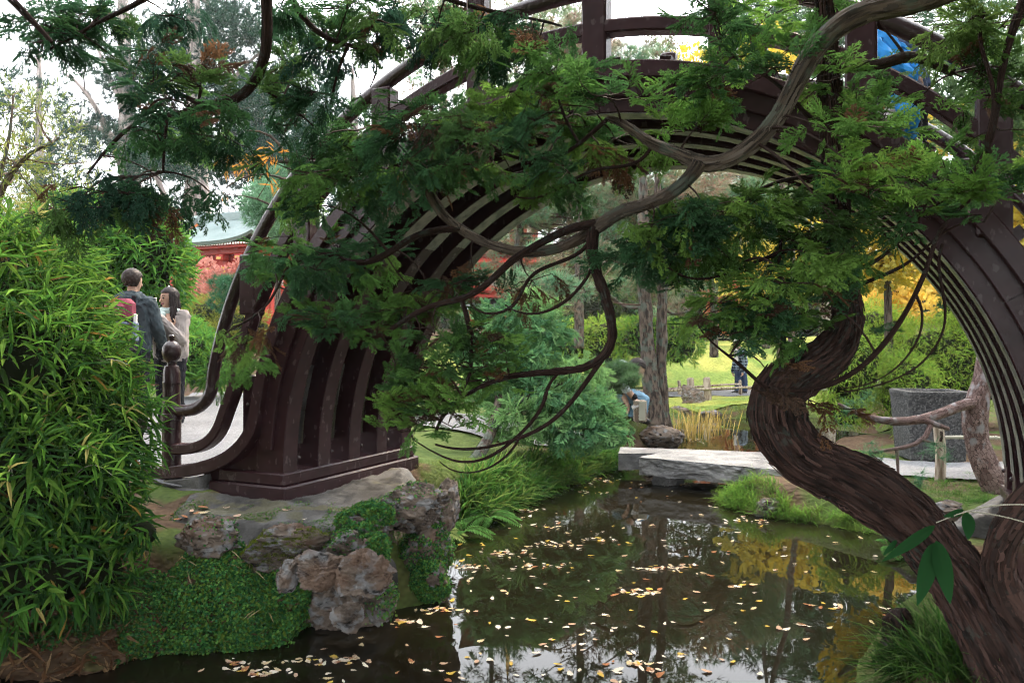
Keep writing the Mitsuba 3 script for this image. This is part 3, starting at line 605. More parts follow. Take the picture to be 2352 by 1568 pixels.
cylimb('limb', [(2560, -300, 2.8, 84), (2330, -120, 2.85, 72), (2190, -30, 2.9, 62), (2080, 8, 2.94, 58), (1965, 36, 2.98, 52), (1885, 98, 3.02, 48), (1838, 170, 3.06, 45), (1800, 245, 3.1, 42), (1742, 320, 3.14, 40), (1682, 362, 3.18, 38), (1622, 376, 3.22, 37), (1560, 354, 3.28, 30), (1500, 330, 3.34, 24), (1440, 290, 3.4, 18), (1395, 272, 3.45, 11)],
       'bark_grey', 40, .006, 3, 5, .10, .012, 5, 'long grey limb arching down across the view')
cylimb('limb', [(1608, 372, 3.21, 36), (1565, 425, 3.25, 32), (1492, 466, 3.3, 29), (1430, 486, 3.36, 28), (1385, 512, 3.4, 31), (1332, 548, 3.46, 27), (1240, 577, 3.55, 24), (1145, 568, 3.65, 22), (1062, 528, 3.75, 21), (1005, 475, 3.82, 24), (965, 416, 3.86, 26), (900, 402, 3.92, 22), (820, 385, 4.0, 20), (735, 374, 4.1, 13), (640, 372, 4.2, 6)],
       'bark_grey', 32, .005, 3, 5, .16, .012, 8, 'crooked lichen covered limb')
cylimb('limb', [(1062, 526, 3.75, 20), (1010, 528, 3.8, 17), (950, 545, 3.85, 17), (880, 588, 3.92, 16), (800, 600, 4.0, 13), (720, 575, 4.05, 10), (672, 600, 4.1, 7), (620, 690, 4.15, 6), (560, 740, 4.2, 5), (510, 770, 4.25, 3)], 'bark_red', 16, .003, 3, 5, .14, .02, 9)
cylimb('limb', [(1370, 515, 3.42, 24), (1300, 530, 3.4, 20), (1235, 562, 3.42, 18), (1175, 600, 3.45, 17), (1120, 650, 3.5, 16), (1060, 685, 3.55, 15), (1000, 700, 3.6, 13), (930, 735, 3.66, 12), (860, 775, 3.72, 9), (790, 770, 3.78, 5)], 'bark_red', 16, .003, 3, 5, .14, .02, 10)
cylimb('limb', [(1362, 512, 3.42, 32), (1360, 560, 3.40, 28), (1368, 620, 3.36, 26), (1390, 680, 3.34, 25), (1403, 735, 3.32, 24), (1404, 785, 3.32, 22), (1383, 820, 3.33, 20), (1330, 846, 3.36, 18), (1245, 855, 3.4, 15), (1160, 868, 3.45, 13), (1090, 895, 3.5, 10), (1030, 940, 3.54, 8), (1000, 1000, 3.58, 5)], 'bark_red', 24, .006, 3, 14, .16, .012, 12, 'dark knobbly branch hanging down over the water')
for rows in ([(1390, 815, 3.33, 13), (1330, 900, 3.36, 11), (1262, 970, 3.4, 10), (1180, 1010, 3.45, 8), (1090, 1030, 3.5, 7), (1000, 1020, 3.55, 5)],
             [(1255, 900, 3.4, 9), (1235, 950, 3.42, 9), (1190, 1000, 3.46, 8), (1120, 1050, 3.5, 7), (1060, 1060, 3.54, 6), (1000, 1040, 3.58, 4), (950, 1010, 3.62, 3)],
             [(1190, 1010, 3.45, 6), (1130, 1070, 3.5, 5), (1080, 1085, 3.52, 4), (1010, 1060, 3.56, 3)], [(1300, 846, 3.37, 8), (1270, 870, 3.4, 7), (1255, 900, 3.4, 7)],
             [(1350, 560, 3.42, 10), (1290, 600, 3.44, 9), (1215, 640, 3.48, 8), (1180, 700, 3.5, 8), (1120, 720, 3.5, 5), (1080, 690, 3.55, 3)], [(1365, 600, 3.38, 8), (1300, 690, 3.4, 8), (1230, 720, 3.45, 6), (1160, 700, 3.5, 4)],
             [(1060, 690, 3.55, 11), (1075, 740, 3.55, 12), (1082, 800, 3.55, 11), (1078, 860, 3.55, 9), (1050, 910, 3.55, 7)],
             [(1785, 905, 3.40, 14), (1735, 870, 3.34, 9), (1690, 830, 3.3, 7), (1640, 790, 3.28, 5), (1600, 740, 3.26, 3)], [(1790, 870, 3.42, 14), (1800, 780, 3.38, 13), (1795, 690, 3.36, 11), (1790, 600, 3.36, 9), (1800, 500, 3.36, 6), (1812, 420, 3.36, 4)],
             [(1770, 895, 3.36, 16), (1870, 892, 3.24, 14), (1960, 855, 3.16, 13), (2030, 790, 3.12, 13), (2090, 700, 3.1, 12), (2130, 610, 3.1, 11), (2160, 530, 3.1, 10), (2215, 470, 3.1, 8), (2270, 430, 3.1, 5)],
             [(1925, 620, 3.43, 12), (1990, 610, 3.36, 10), (2060, 560, 3.3, 8), (2110, 500, 3.25, 6), (2140, 440, 3.22, 4)], [(1930, 680, 3.44, 11), (2010, 640, 3.36, 9), (2090, 600, 3.3, 7), (2160, 540, 3.25, 5), (2260, 510, 3.2, 3)],
             [(2105, 680, 3.1, 7), (2118, 740, 3.1, 6), (2090, 810, 3.1, 5), (2020, 870, 3.14, 4), (1930, 890, 3.2, 3)], [(2165, 560, 3.1, 7), (2160, 640, 3.1, 7), (2170, 740, 3.1, 6), (2120, 830, 3.12, 5), (2030, 880, 3.16, 4), (1940, 900, 3.2, 3)],
             [(1905, 170, 3.42, 20), (1960, 152, 3.34, 24), (2030, 146, 3.28, 25), (2080, 132, 3.25, 27), (2130, 140, 3.22, 22), (2190, 168, 3.2, 18)], [(2080, 130, 3.25, 9), (2062, 105, 3.26, 7), (2035, 70, 3.28, 5), (2010, 30, 3.3, 4)],
             [(1910, 300, 3.42, 16), (1850, 260, 3.4, 12), (1780, 190, 3.4, 9), (1700, 140, 3.4, 6), (1640, 60, 3.42, 4)], [(1918, 420, 3.42, 14), (1820, 410, 3.38, 10), (1720, 450, 3.35, 8), (1620, 520, 3.34, 6), (1500, 560, 3.34, 4)], [(1925, 520, 3.43, 14), (1850, 560, 3.38, 10), (1740, 600, 3.34, 8), (1620, 640, 3.32, 6), (1520, 600, 3.3, 4)],
             [(1395, 274, 3.45, 11), (1330, 330, 3.5, 9), (1250, 370, 3.55, 8), (1150, 350, 3.62, 7), (1050, 320, 3.7, 6), (930, 290, 3.8, 5), (820, 300, 3.9, 3)], [(1500, 330, 3.34, 9), (1440, 380, 3.38, 8), (1370, 390, 3.42, 8), (1270, 440, 3.5, 6), (1180, 450, 3.56, 4)], [(1330, 330, 3.5, 8), (1290, 250, 3.5, 7), (1270, 170, 3.5, 4)],
             [(2260, 30, 2.95, 9), (2275, 180, 2.9, 10), (2282, 260, 2.9, 12), (2268, 330, 2.92, 13), (2275, 350, 2.95, 9)], [(2380, -60, 2.9, 30), (2330, 60, 2.92, 20), (2296, 200, 2.92, 14), (2272, 330, 2.95, 12), (2230, 400, 3.0, 10), (2150, 470, 3.05, 8)]):
    cylimb('branch', rows, 'bark_red', 10, .0015, 3, 8, .16, .025, len(skel))
cylimb('limb', [(2600, 900, 2.75, 95), (2470, 1060, 2.8, 84), (2375, 1140, 2.84, 74), (2322, 1205, 2.87, 68), (2296, 1270, 2.9, 66), (2300, 1330, 2.92, 74), (2345, 1400, 2.93, 100), (2400, 1500, 2.94, 120)], 'bark_red', 36, .008, 4, 4, .15, .015, 31, 'thick dark limb curving up at the right edge')
# bits of dead twig below the limbs
C = Crown(skel); C.q = []
up = (0, 0, .55); dn = (0, 0, -.3)
C.mass([(640, 330), (760, 290), (880, 225), (1010, 240), (1100, 262), (1180, 240), (1300, 240), (1400, 270), (1480, 300), (1545, 345), (1480, 385), (1400, 372), (1330, 400), (1390, 440), (1390, 480), (1300, 470), (1180, 440), (1130, 470), (1060, 430), (960, 410), (900, 470), (840, 490), (760, 500), (690, 520), (650, 480), (700, 420), (640, 390)], 3.75, .112, dn, GREEN_CY, .06, 10)
C.mass([(800, 280), (1000, 250), (1300, 250), (1500, 330), (1300, 370), (1000, 350), (800, 360)], 3.6, .19, (0, 0, -.1), [(.075, .18, .085), (.06, .15, .065), (.10, .20, .07)], .03, 10)
C.mass([(1150, 260), (1180, 180), (1250, 130), (1330, 140), (1420, 200), (1400, 270), (1300, 290)], 3.55, .11, up, BRIGHT_CY, .05, 9, .075)
C.mass([(1430, 190), (1500, 195), (1540, 270), (1470, 300), (1430, 250)], 3.5, .15, up, BRIGHT_CY, .05, 8, .075)
C.mass([(1540, 190), (1590, 170), (1620, 120), (1600, 0), (1960, 0), (1880, 80), (1830, 160), (1790, 240), (1720, 310), (1640, 320), (1570, 300)], 3.45, .105, up, BRIGHT_CY, .05, 12)
C.mass([(1840, 170), (1960, 110), (1995, 220), (1980, 330), (1880, 350), (1790, 330)], 3.4, .13, (0, 0, .3), GREEN_CY, .10, 9)
C.mass([(2150, 40), (2352, 0), (2352, 330), (2290, 340), (2230, 250), (2180, 200), (2140, 110)], 3.0, .105, (0, 0, .2), [(.07, .14, .035), (.045, .095, .03), (.09, .155, .04)], .22, 11)
C.mass([(2030, 50), (2150, 20), (2160, 80), (2080, 100)], 3.1, .12, (0, 0, -.2), GREEN_CY, .5, 8)
C.mass([(1880, 400), (1990, 360), (2110, 390), (2250, 345), (2352, 350), (2352, 470), (2290, 500), (2200, 480), (2120, 520), (2040, 540), (1960, 500)], 3.15, .105, (0, 0, .35), BRIGHT_CY, .16, 11)
C.mass([(2000, 250), (2100, 240), (2120, 320), (2060, 370), (1980, 340)], 3.2, .10, up, GREEN_CY, .2, 7)
C.mass([(1400, 480), (1550, 450), (1700, 440), (1880, 430), (1980, 520), (1960, 600), (1880, 640), (1760, 640), (1640, 610), (1560, 640), (1470, 640), (1420, 560)], 3.3, .105, dn, GREEN_CY, .07, 13)
C.mass([(1640, 480), (1760, 440), (1960, 430), (1990, 520), (1900, 560), (1750, 560)], 3.15, .14, up, [(.07, .14, .035), (.05, .10, .03)], .08, 11)
C.mass([(1600, 640), (1760, 620), (1900, 640), (1930, 760), (1860, 830), (1790, 800), (1700, 790), (1620, 780)], 3.3, .092, (0, 0, .1), GREEN_CY, .30, 9, hole=None)
C.mass([(1750, 800), (1900, 790), (1930, 880), (1850, 950), (1740, 900)], 3.25, .13, (0, 0, -.1), BROWN_CY, .5, 6, .06)
C.mass([(560, 600), (640, 510), (760, 540), (860, 540), (945, 560), (930, 600), (820, 640), (700, 660), (640, 700), (580, 650)], 4.05, .11, dn, GREEN_CY, .08, 11)
C.mass([(500, 770), (590, 720), (680, 660), (760, 690), (700, 800), (600, 850), (510, 840)], 4.15, .11, dn, GREEN_CY, .10, 8)
C.mass([(690, 720), (800, 700), (960, 640), (1100, 600), (1170, 640), (1090, 690), (960, 720), (850, 790), (740, 800)], 3.7, .105, dn, GREEN_CY, .16, 9)
C.mass([(870, 830), (960, 750), (1050, 740), (1190, 760), (1210, 800), (1150, 900), (1100, 960), (1000, 1000), (930, 1010), (860, 980), (850, 940), (900, 900)], 3.55, .085, (0, 0, .55), [(.14, .27, .06), (.10, .21, .055), (.17, .30, .065), (.06, .13, .045)], .30, 9, .062, dj=.12, hole=None)
C.mass([(1130, 600), (1230, 560), (1330, 620), (1240, 720), (1130, 700)], 3.5, .2, dn, GREEN_CY, .2, 5)
C.mass([(1420, 1010), (1440, 1000), (1445, 1020)], 3.3, .2, dn, GREEN_CY, .2, 1)
# unseen canopy added to both cypresses above and behind the viewer, shading the foreground
def overhead(key, spots, n, cols):
    P, D = [], []
    for x, y, z, r in spots:
        u = rand_unit(n); P.append(np.array([x, y, z]) + u * rng.uniform(.2, 1, (n, 1)) ** .5 * [r, r, r * .45]); D.append(norm(u + [0, 0, -.4] + rng.normal(size=(n, 3)) * .5))
    P, D = np.concatenate(P), np.concatenate(D); lab(leaves(FROND_LO, P, D, np.tile([0, 0, 1.0], (len(P), 1)), .26 * rng.uniform(.7, 1.3, len(P)), palette(len(P), cols)).put(key + '__foliage', 'leaf_mat'), kind='stuff')
overhead(cy, [(3.2, 1.4, 4.6, 1.5), (1.6, .4, 4.9, 1.6), (4.6, .2, 4.4, 1.7), (.6, -1.6, 5.0, 1.8), (2.8, -2.2, 4.6, 2.0), (2.2, 2.4, 4.9, 1.0), (5.2, 2.2, 4.2, 1.3), (.4, 1.5, 5.0, 1.1)], 700, GREEN_CY)
C.finish(cy); print('fronds', sum(len(x[0]) for x in C.q))
# ---------------------------------------------------------------- a second cypress, its branches hang in from the top left
hb = thing('cypress_tree', 'cypress whose dark hanging branches come in from the top left corner', 'tree'); sk2 = []
L2 = lambda nm, rows, mat='bark_red', sides=14, **k: cylimb(nm, rows, mat, sides, .003, 3, 5, .1, .02, len(sk2) + 60, sk=sk2, own=hb, **k)
L2('limb', [(640, -420, 3.1, 46), (622, -160, 3.25, 34), (612, -20, 3.32, 27), (613, 70, 3.36, 25), (603, 145, 3.4, 24), (570, 205, 3.44, 23), (520, 236, 3.46, 20), (470, 243, 3.48, 20), (420, 260, 3.5, 14), (350, 270, 3.54, 10), (290, 300, 3.58, 9), (240, 350, 3.62, 7), (200, 400, 3.66, 5)], label='dark curved branch hanging from above', sides=20)
for rows in ([(470, 243, 3.48, 14), (430, 225, 3.52, 12), (390, 205, 3.56, 8), (330, 190, 3.62, 4)], [(385, 265, 3.52, 8), (378, 330, 3.5, 7), (374, 395, 3.5, 6)], [(374, 395, 3.5, 5), (310, 405, 3.52, 4), (220, 420, 3.55, 3), (150, 425, 3.6, 2)], [(374, 395, 3.5, 5), (430, 405, 3.5, 4), (480, 440, 3.5, 3)],
             [(640, -120, 3.3, 18), (690, 30, 3.4, 16), (740, 80, 3.44, 13), (800, 105, 3.48, 10), (880, 118, 3.5, 8), (940, 110, 3.5, 5)], [(800, 105, 3.48, 8), (775, 170, 3.5, 7), (760, 240, 3.52, 5)], [(860, 115, 3.5, 7), (865, 160, 3.5, 5), (850, 200, 3.5, 3)], [(605, 205, 3.44, 8), (660, 240, 3.5, 7), (720, 290, 3.56, 4)],
             [(640, -220, 3.2, 24), (800, -120, 3.3, 18), (960, -30, 3.4, 14), (1100, 20, 3.46, 11), (1200, 40, 3.5, 8), (1290, 60, 3.52, 5)], [(640, -220, 3.2, 20), (450, -90, 3.4, 16), (330, 0, 3.5, 12), (230, 50, 3.56, 9), (120, 110, 3.62, 6), (40, 120, 3.68, 3)], [(20, 0, 3.4, 8), (60, 40, 3.4, 7), (95, 75, 3.4, 4), (-40, -80, 3.4, 12)][::1]):
    L2('branch', rows, sides=8)
C2 = Crown(sk2); C2.q = []
DARK_CY = [(0.036, 0.089, 0.043), (0.05, 0.12, 0.043), (0.03, 0.072, 0.046), (0.078, 0.15, 0.043)]
for poly, d, g, br in (([(30, 100), (90, 20), (90, 0), (420, 0), (435, 60), (300, 70), (250, 110), (150, 120), (60, 150)], 3.55, .095, .04), ([(265, 150), (350, 120), (460, 130), (560, 120), (590, 150), (560, 230), (560, 330), (500, 350), (420, 340), (340, 350), (310, 250)], 3.5, .11, .10), ([(600, 0), (780, 0), (960, 0), (920, 80), (830, 140), (770, 190), (700, 260), (760, 300), (640, 330), (580, 290), (620, 150)], 3.5, .118, .10),
                       ([(95, 445), (180, 395), (280, 388), (370, 380), (470, 395), (505, 425), (430, 478), (375, 475), (300, 470), (200, 505), (105, 480)], 3.55, .09, .14), ([(900, 0), (1200, 0), (1340, 50), (1300, 130), (1190, 140), (1060, 160), (980, 120), (960, 60)], 3.5, .115, .08), ([(480, 0), (600, 0), (600, 50), (500, 60)], 3.5, .14, .05)):
    C2.mass(poly, d, g, (0, 0, -.45), DARK_CY, br, 10, .078, .055, .2, hole=None if poly[0][0] < 100 else 70)
overhead(hb, [(-1.4, 1.6, 4.8, 1.2), (-1.0, -.2, 5.0, 1.6), (-2.2, -1.8, 4.8, 1.8), (-2.4, .6, 4.6, 1.0)], 700, DARK_CY)
C2.finish(hb)
# ---------------------------------------------------------------- leafy shrubs built as shells of leaf clusters
def shell(ells, n, cols, leaf, droop=-.35, fan=6, jit=.06, top=1.0, front=True):
    """clusters of long leaves over the skin of several ellipsoids: (centre, radii)"""
    P, D, U, S, Cc = [], [], [], [], []
    area = np.array([r[0] * r[2] + r[1] * r[2] for _, r in ells]); cnt = (n * area / area.sum()).astype(int)
    for (c, r), m in zip(ells, cnt):
        c, r = np.asarray(c, float), np.asarray(r, float); u = rand_unit(m * 3); u = u[(u[:, 2] > -.75)]
        if front: u = u[(u[:, 1] < .35) | (u[:, 2] > .6)]
        u = u[:m]; b = 1 + (meshkit.fbm(u * 2.6 + c, 3, 4) - .5) * .45; k = rng.uniform(.80, 1.0, len(u)) ** .7
        p = c + u * r * (b * k)[:, None]; nrm = norm(u / r)
        inside = np.zeros(len(p), bool)
        for c2, r2 in ells:
            if c2 is not c: inside |= (((p - np.asarray(c2)) / np.asarray(r2)) ** 2).sum(1) < .62
        p, nrm = p[~inside], nrm[~inside]
        for j in range(fan):
            d = norm(nrm * .8 + rng.normal(size=p.shape) * .62 + [0, 0, droop])
            P.append(p + rng.normal(size=p.shape) * jit * .5); D.append(d); U.append(norm(nrm + [0, 0, .8] + rng.normal(size=p.shape) * .4))
            S.append(leaf * rng.uniform(.6, 1.2, len(p)))
            Cc.append(palette(len(p), cols, jit=.28))
    return [np.concatenate(x) for x in (P, D, U, S, Cc)]
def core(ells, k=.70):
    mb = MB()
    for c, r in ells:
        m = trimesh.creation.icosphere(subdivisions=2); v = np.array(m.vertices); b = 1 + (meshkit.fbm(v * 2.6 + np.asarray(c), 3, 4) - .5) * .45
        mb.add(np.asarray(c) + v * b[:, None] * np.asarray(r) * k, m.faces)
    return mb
scene['core_mat'] = pr((.012, .016, .007), .95, .1)  # near-black solid stands in for shade inside the shrubs and blocks light
def E(px, py, d, rx, ry, rz): return (W(px, py, d), (rx, ry, rz))
bh = thing('bamboo_shrub', 'tall mound of bright green dwarf bamboo filling the left foreground', 'shrub')
BE = [E(20, 770, 5.0, .52, .8, .72), E(100, 920, 4.75, .50, .7, .68), E(150, 935, 4.95, .30, .45, .36), E(258, 985, 4.75, .23, .35, .31), E(50, 1130, 4.4, .60, .6, .52), E(205, 1130, 4.45, .26, .35, .42), E(-150, 840, 5.2, .9, .9, .95), E(75, 765, 5.1, .32, .45, .38), E(325, 1225, 4.3, .10, .12, .09), E(70, 1310, 4.15, .50, .45, .26), E(240, 1320, 4.2, .12, .15, .10)]
BAM = [(.07, .19, .035), (.10, .25, .045), (.05, .14, .038), (.16, .31, .055), (.038, .10, .032)]
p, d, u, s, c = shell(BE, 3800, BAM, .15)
hi = np.clip((p[:, 2] - .3) / 2.2, 0, 1)[:, None]; c = c * (1 - .25 * (1 - hi)) + np.array([.07, .07, .005]) * hi ** 2 * rng.uniform(0, 1.2, (len(c), 1))  # lower leaves darkened, upper brightened: top light painted into the leaf colour
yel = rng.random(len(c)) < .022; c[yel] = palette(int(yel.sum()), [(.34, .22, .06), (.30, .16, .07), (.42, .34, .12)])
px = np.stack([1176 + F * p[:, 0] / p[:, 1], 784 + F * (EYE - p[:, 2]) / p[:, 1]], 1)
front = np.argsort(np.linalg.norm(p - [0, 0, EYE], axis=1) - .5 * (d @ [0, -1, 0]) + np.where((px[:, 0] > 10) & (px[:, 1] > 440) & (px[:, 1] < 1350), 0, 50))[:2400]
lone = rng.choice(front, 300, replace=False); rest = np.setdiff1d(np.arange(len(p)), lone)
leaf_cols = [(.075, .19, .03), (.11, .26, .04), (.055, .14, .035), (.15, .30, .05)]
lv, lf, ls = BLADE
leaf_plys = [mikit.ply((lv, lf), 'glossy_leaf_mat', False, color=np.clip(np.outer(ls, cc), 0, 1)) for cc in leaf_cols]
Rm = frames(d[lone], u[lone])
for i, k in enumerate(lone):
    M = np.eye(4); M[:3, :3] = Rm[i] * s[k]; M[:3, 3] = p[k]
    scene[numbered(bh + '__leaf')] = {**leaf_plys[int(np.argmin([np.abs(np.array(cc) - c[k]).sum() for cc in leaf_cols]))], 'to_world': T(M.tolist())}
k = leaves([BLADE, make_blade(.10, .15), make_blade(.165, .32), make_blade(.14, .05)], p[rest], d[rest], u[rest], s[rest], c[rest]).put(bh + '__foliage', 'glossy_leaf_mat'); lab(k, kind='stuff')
mbs, LP_, LD_ = MB(), [], []
for _ in range(46):                                             # canes that stick out of the mound
    i = int(rng.integers(len(BE) - 3)); cc_, rr_ = BE[i]; u_ = norm(np.array([rng.normal() * .8 + .25, -abs(rng.normal()) * .6, abs(rng.normal()) * .9])); a_ = cc_ + u_ * np.array(rr_) * .75; b_ = cc_ + u_ * np.array(rr_) * 1.02 + u_ * rng.uniform(.05, .24)
    cv = resample(np.vstack([a_, (a_ + b_) / 2 + [0, 0, .05], b_ + [0, 0, -.03]]), .03); mbs.add(*tube(cv, np.linspace(.004, .0018, len(cv)), 5, cap=False)[:2])
    for t_ in (.62, .75, .88, 1, 1): q_ = cv[int(t_ * (len(cv) - 1))]; LP_ += [q_, q_]; LD_ += [norm(u_ + rng.normal(size=3) * .7 - [0, 0, .3]), norm(u_ + rng.normal(size=3) * .7 - [0, 0, .3])]
lab(mbs.put(bh + '__canes', 'bamboo_mat', True), kind='stuff'); LP_, LD_ = np.array(LP_), np.array(LD_)
lab(leaves([BLADE], LP_, LD_, np.tile([0, 0, 1.0], (len(LP_), 1)), .14 * rng.uniform(.6, 1.2, len(LP_)), palette(len(LP_), [(.14, .30, .05), (.20, .34, .06), (.10, .24, .04), (.30, .28, .10)])).put(bh + '__cane_leaves', 'glossy_leaf_mat'), kind='stuff')
k = core(BE).put(bh + '__shade_core', 'core_mat', True); lab(k, kind='stuff')
def shrub(label, ells, n, cols, leaf, droop=-.2, fan=5, cat='shrub', name='clipped_shrub', tpl=None, mat='leaf_mat', front=True, group=None, corek=.72):
    t = thing(name, label, cat, group); p, d, u, s, c = shell(ells, n, cols, leaf, droop, fan, .08, front=front)
    k = leaves(tpl or [BLADE_LO], p, d, u, s, c).put(t + '__foliage', mat); lab(k, kind='stuff')
    k = core(ells, corek).put(t + '__shade_core', 'core_mat', True); lab(k, kind='stuff'); return t
LIME = [(.25, .42, .06), (.32, .47, .08), (.17, .31, .05), (.40, .48, .10)]
MIDG = [(.10, .26, .05), (.14, .33, .06), (.07, .18, .05), (.20, .36, .06)]
shrub('round clipped bamboo hedge behind the couple on the path', [E(270, 620, 11.2, .95, .9, .95), E(330, 590, 11.0, .52, .6, .75), E(180, 560, 11.6, .8, .8, .7), E(290, 800, 11.3, .75, .8, .7)], 2600, MIDG, .21, -.15, 5)
shrub('low dwarf bamboo hedge by the path to the right of the couple', [E(455, 830, 13.2, .42, .5, .50), E(420, 790, 13.6, .5, .5, .4), E(500, 850, 13.0, .3, .4, .35)], 900, MIDG, .17, -.2, 5)
shrub('yellow green mound with bare grey twigs left of the bridge', [E(490, 735, 17, .75, .7, .50), E(560, 760, 16.5, .7, .6, .45), E(440, 720, 17.5, .4, .4, .35)], 900, [(.26, .30, .06), (.20, .24, .05), (.36, .34, .07)], .13, -.1, 5)
shrub('rounded lime green bamboo hedge on the right bank, left half', [E(1950, 850, 11.2, .50, .5, .62), E(2010, 790, 13.4, .6, .7, .7), E(2000, 780, 14.0, .7, .7, .5), E(1940, 930, 13.0, .4, .5, .45)], 2600, LIME, .095, -.3, 5)
shrub('larger lime green bamboo hedge on the right bank behind the planter', [E(2150, 850, 11.9, .78, .6, .80), E(2260, 830, 12.0, .8, .6, .85), E(2080, 900, 11.0, .42, .5, .55), E(2130, 1000, 10.4, .35, .4, .4)], 3600, LIME, .09, -.3, 5)
shrub('sunlit bamboo hedge beyond the twin trees, left part', [E(1300, 800, 27, 1.4, 1, 1.0), E(1390, 790, 27, 1.3, 1, .95), E(1220, 790, 27, 1.2, 1, .8)], 1100, LIME, .24, -.2, 4)
shrub('sunlit bamboo hedge beyond the twin trees, right part', [E(1480, 780, 25, 1.0, 1, .8), E(1555, 790, 24.5, .75, .8, .75)], 900, MIDG + LIME, .22, -.2, 4)
for i, (a, b, w, h, cc) in enumerate(((1020, 730, 3.2, 2.2, 0), (1160, 700, 3.0, 2.6, 1), (1290, 690, 3.2, 2.7, 0), (1420, 690, 3.0, 2.4, 1), (1560, 690, 3.2, 2.6, 0), (1690, 680, 3.2, 2.8, 1), (1830, 690, 3.2, 2.6, 0), (1960, 690, 3.0, 2.5, 1), (2080, 690, 3.2, 2.6, 0))):
    shrub(['dark green', 'lighter green'][cc] + ' bush closing the view beyond the lawn, ' + ['first', 'second', 'third', 'fourth', 'middle', 'fourth', 'third', 'second', 'first'][i] + (' from the left of the row' if i < 4 else ' of the row' if i == 4 else ' from the right of the row'), [E(a, b, 43, w, 1.5, h), E(a + 60, b + 30, 42, w * .7, 1.4, h * .7)], 420, [[(.06, .13, .05), (.09, .17, .06), (.12, .10, .06)], [(.14, .24, .06), (.20, .28, .08), (.10, .18, .06)]][cc], .5, 0, 4, 'bush', 'far_bush', [TUFT[0]], group='bushes beyond the lawn')
shrub('small dark green shrub far behind the planter', [E(2215, 720, 12.6, .35, .4, .6)], 400, [(.03, .09, .03), (.045, .12, .035)], .12, -.3, 5)
# ---------------------------------------------------------------- trees and buildings behind the bridge
def puffs(ells, n, cols, size, tpl=TUFT, fill=.55, upb=.5):
    """leaf tufts through the outer volume of several ellipsoids"""
    P, D, U, S, Cc = [], [], [], [], []
    vol = np.array([r[0] * r[1] + r[0] * r[2] + r[1] * r[2] for _, r in ells]); cnt = np.maximum((n * vol / vol.sum()).astype(int), 6)
    for (c, r), m in zip(ells, cnt):
        c, r = np.asarray(c), np.asarray(r); u = rand_unit(m); k = rng.uniform(fill, 1.0, m) ** .6
        b = 1 + (meshkit.fbm(u * 2.3 + c * .7, 3, 2) - .5) * .9
        p = c + u * r * (k * b)[:, None]; P.append(p); D.append(norm(u + [0, 0, upb] + rng.normal(size=(m, 3)) * .5)); U.append(rand_unit(m))
        S.append(size * rng.uniform(.6, 1.3, m)); Cc.append(palette(1, cols, jit=.15)[0] * .55 + .45 * palette(m, cols, jit=.3))
    return [np.concatenate(x) for x in (P, D, U, S, Cc)]
def cloud(poly, d, nb, rb, dj=.8, flat=.7):
    """ellipsoids (clumps of a crown) spread over an outline at distance d"""
    q = in_poly(poly, nb); out = []
    for a, b in q:
        r = rb * rng.uniform(.6, 1.25); out.append((W(a, b, d + rng.normal() * dj), (r, r, r * flat)))
    return out
def tree(name, label, crown, n, cols, size, trunk=(), mat='bark_far', tpl=TUFT, lmat='leaf_mat', branches=True, group=None, cat='tree', fill=.5, upb=.5):
    t = thing(name, label, cat, group); sk = []
    for i, rows in enumerate(trunk):
        q = np.array([[*W(a, b, d), w * d / F / 2] for a, b, d, w in rows]); q = resample(q, .12)
        v, f, uv = tube(q[:, :3], q[:, 3], 14 if i == 0 else 9, bark_disp(q[0, 3] * .13, 5, 2.2, .10, i))
        put(t + ('__trunk' if i == 0 or rows[0][3] > 26 else '__limb'), (v, f), mat, True, uv=uv); sk.append(q)
    if branches and sk:
        S = np.vstack(sk); mb = MB()
        for c, r in crown:
            a = S[np.argmin(((S[:, :3] - c) ** 2).sum(1) + 4 * np.maximum(0, S[:, 2] - c[2]))]
            L = np.linalg.norm(c - a[:3])
            if L < .05 or L > 7: continue
            cv = resample(np.vstack([a[:3], (a[:3] + c) / 2 + rng.normal(size=3) * .12 * L, c]), max(.08, L / 10)); w0 = min(a[3] * .5, .012 * L + .006)
            mb.add(*tube(cv, np.linspace(w0, .004, len(cv)), 5, cap=False)[:2])
        if mb.n: lab(mb.put(t + '__branches', 'twig_brown' if mat != 'bark_far' else 'twig_grey'), kind='stuff')
    if n:
        p, d, u, s, c = puffs(crown, n, cols, size, tpl, fill, upb)
        lab(leaves(tpl, p, d, u, s, c).put(t + '__crown', lmat), kind='stuff')
    return t
TEAL = [(.13, .28, .16), (.18, .35, .21), (.10, .20, .12), (.23, .38, .22)]
PINEG = [(.05, .11, .05), (.08, .15, .06), (.035, .08, .045)]
BROWNP = [(.32, .22, .17), (.39, .26, .20), (.22, .16, .11), (.22, .26, .12)]
YEL = [(.58, .46, .06), (.64, .53, .10), (.50, .36, .05), (.54, .50, .14)]
DKC = [(.025, .055, .04), (.035, .07, .045), (.02, .045, .035)]
GOLD = [(OVAL[0] * [1, 1.1, 1], OVAL[1], OVAL[2])]
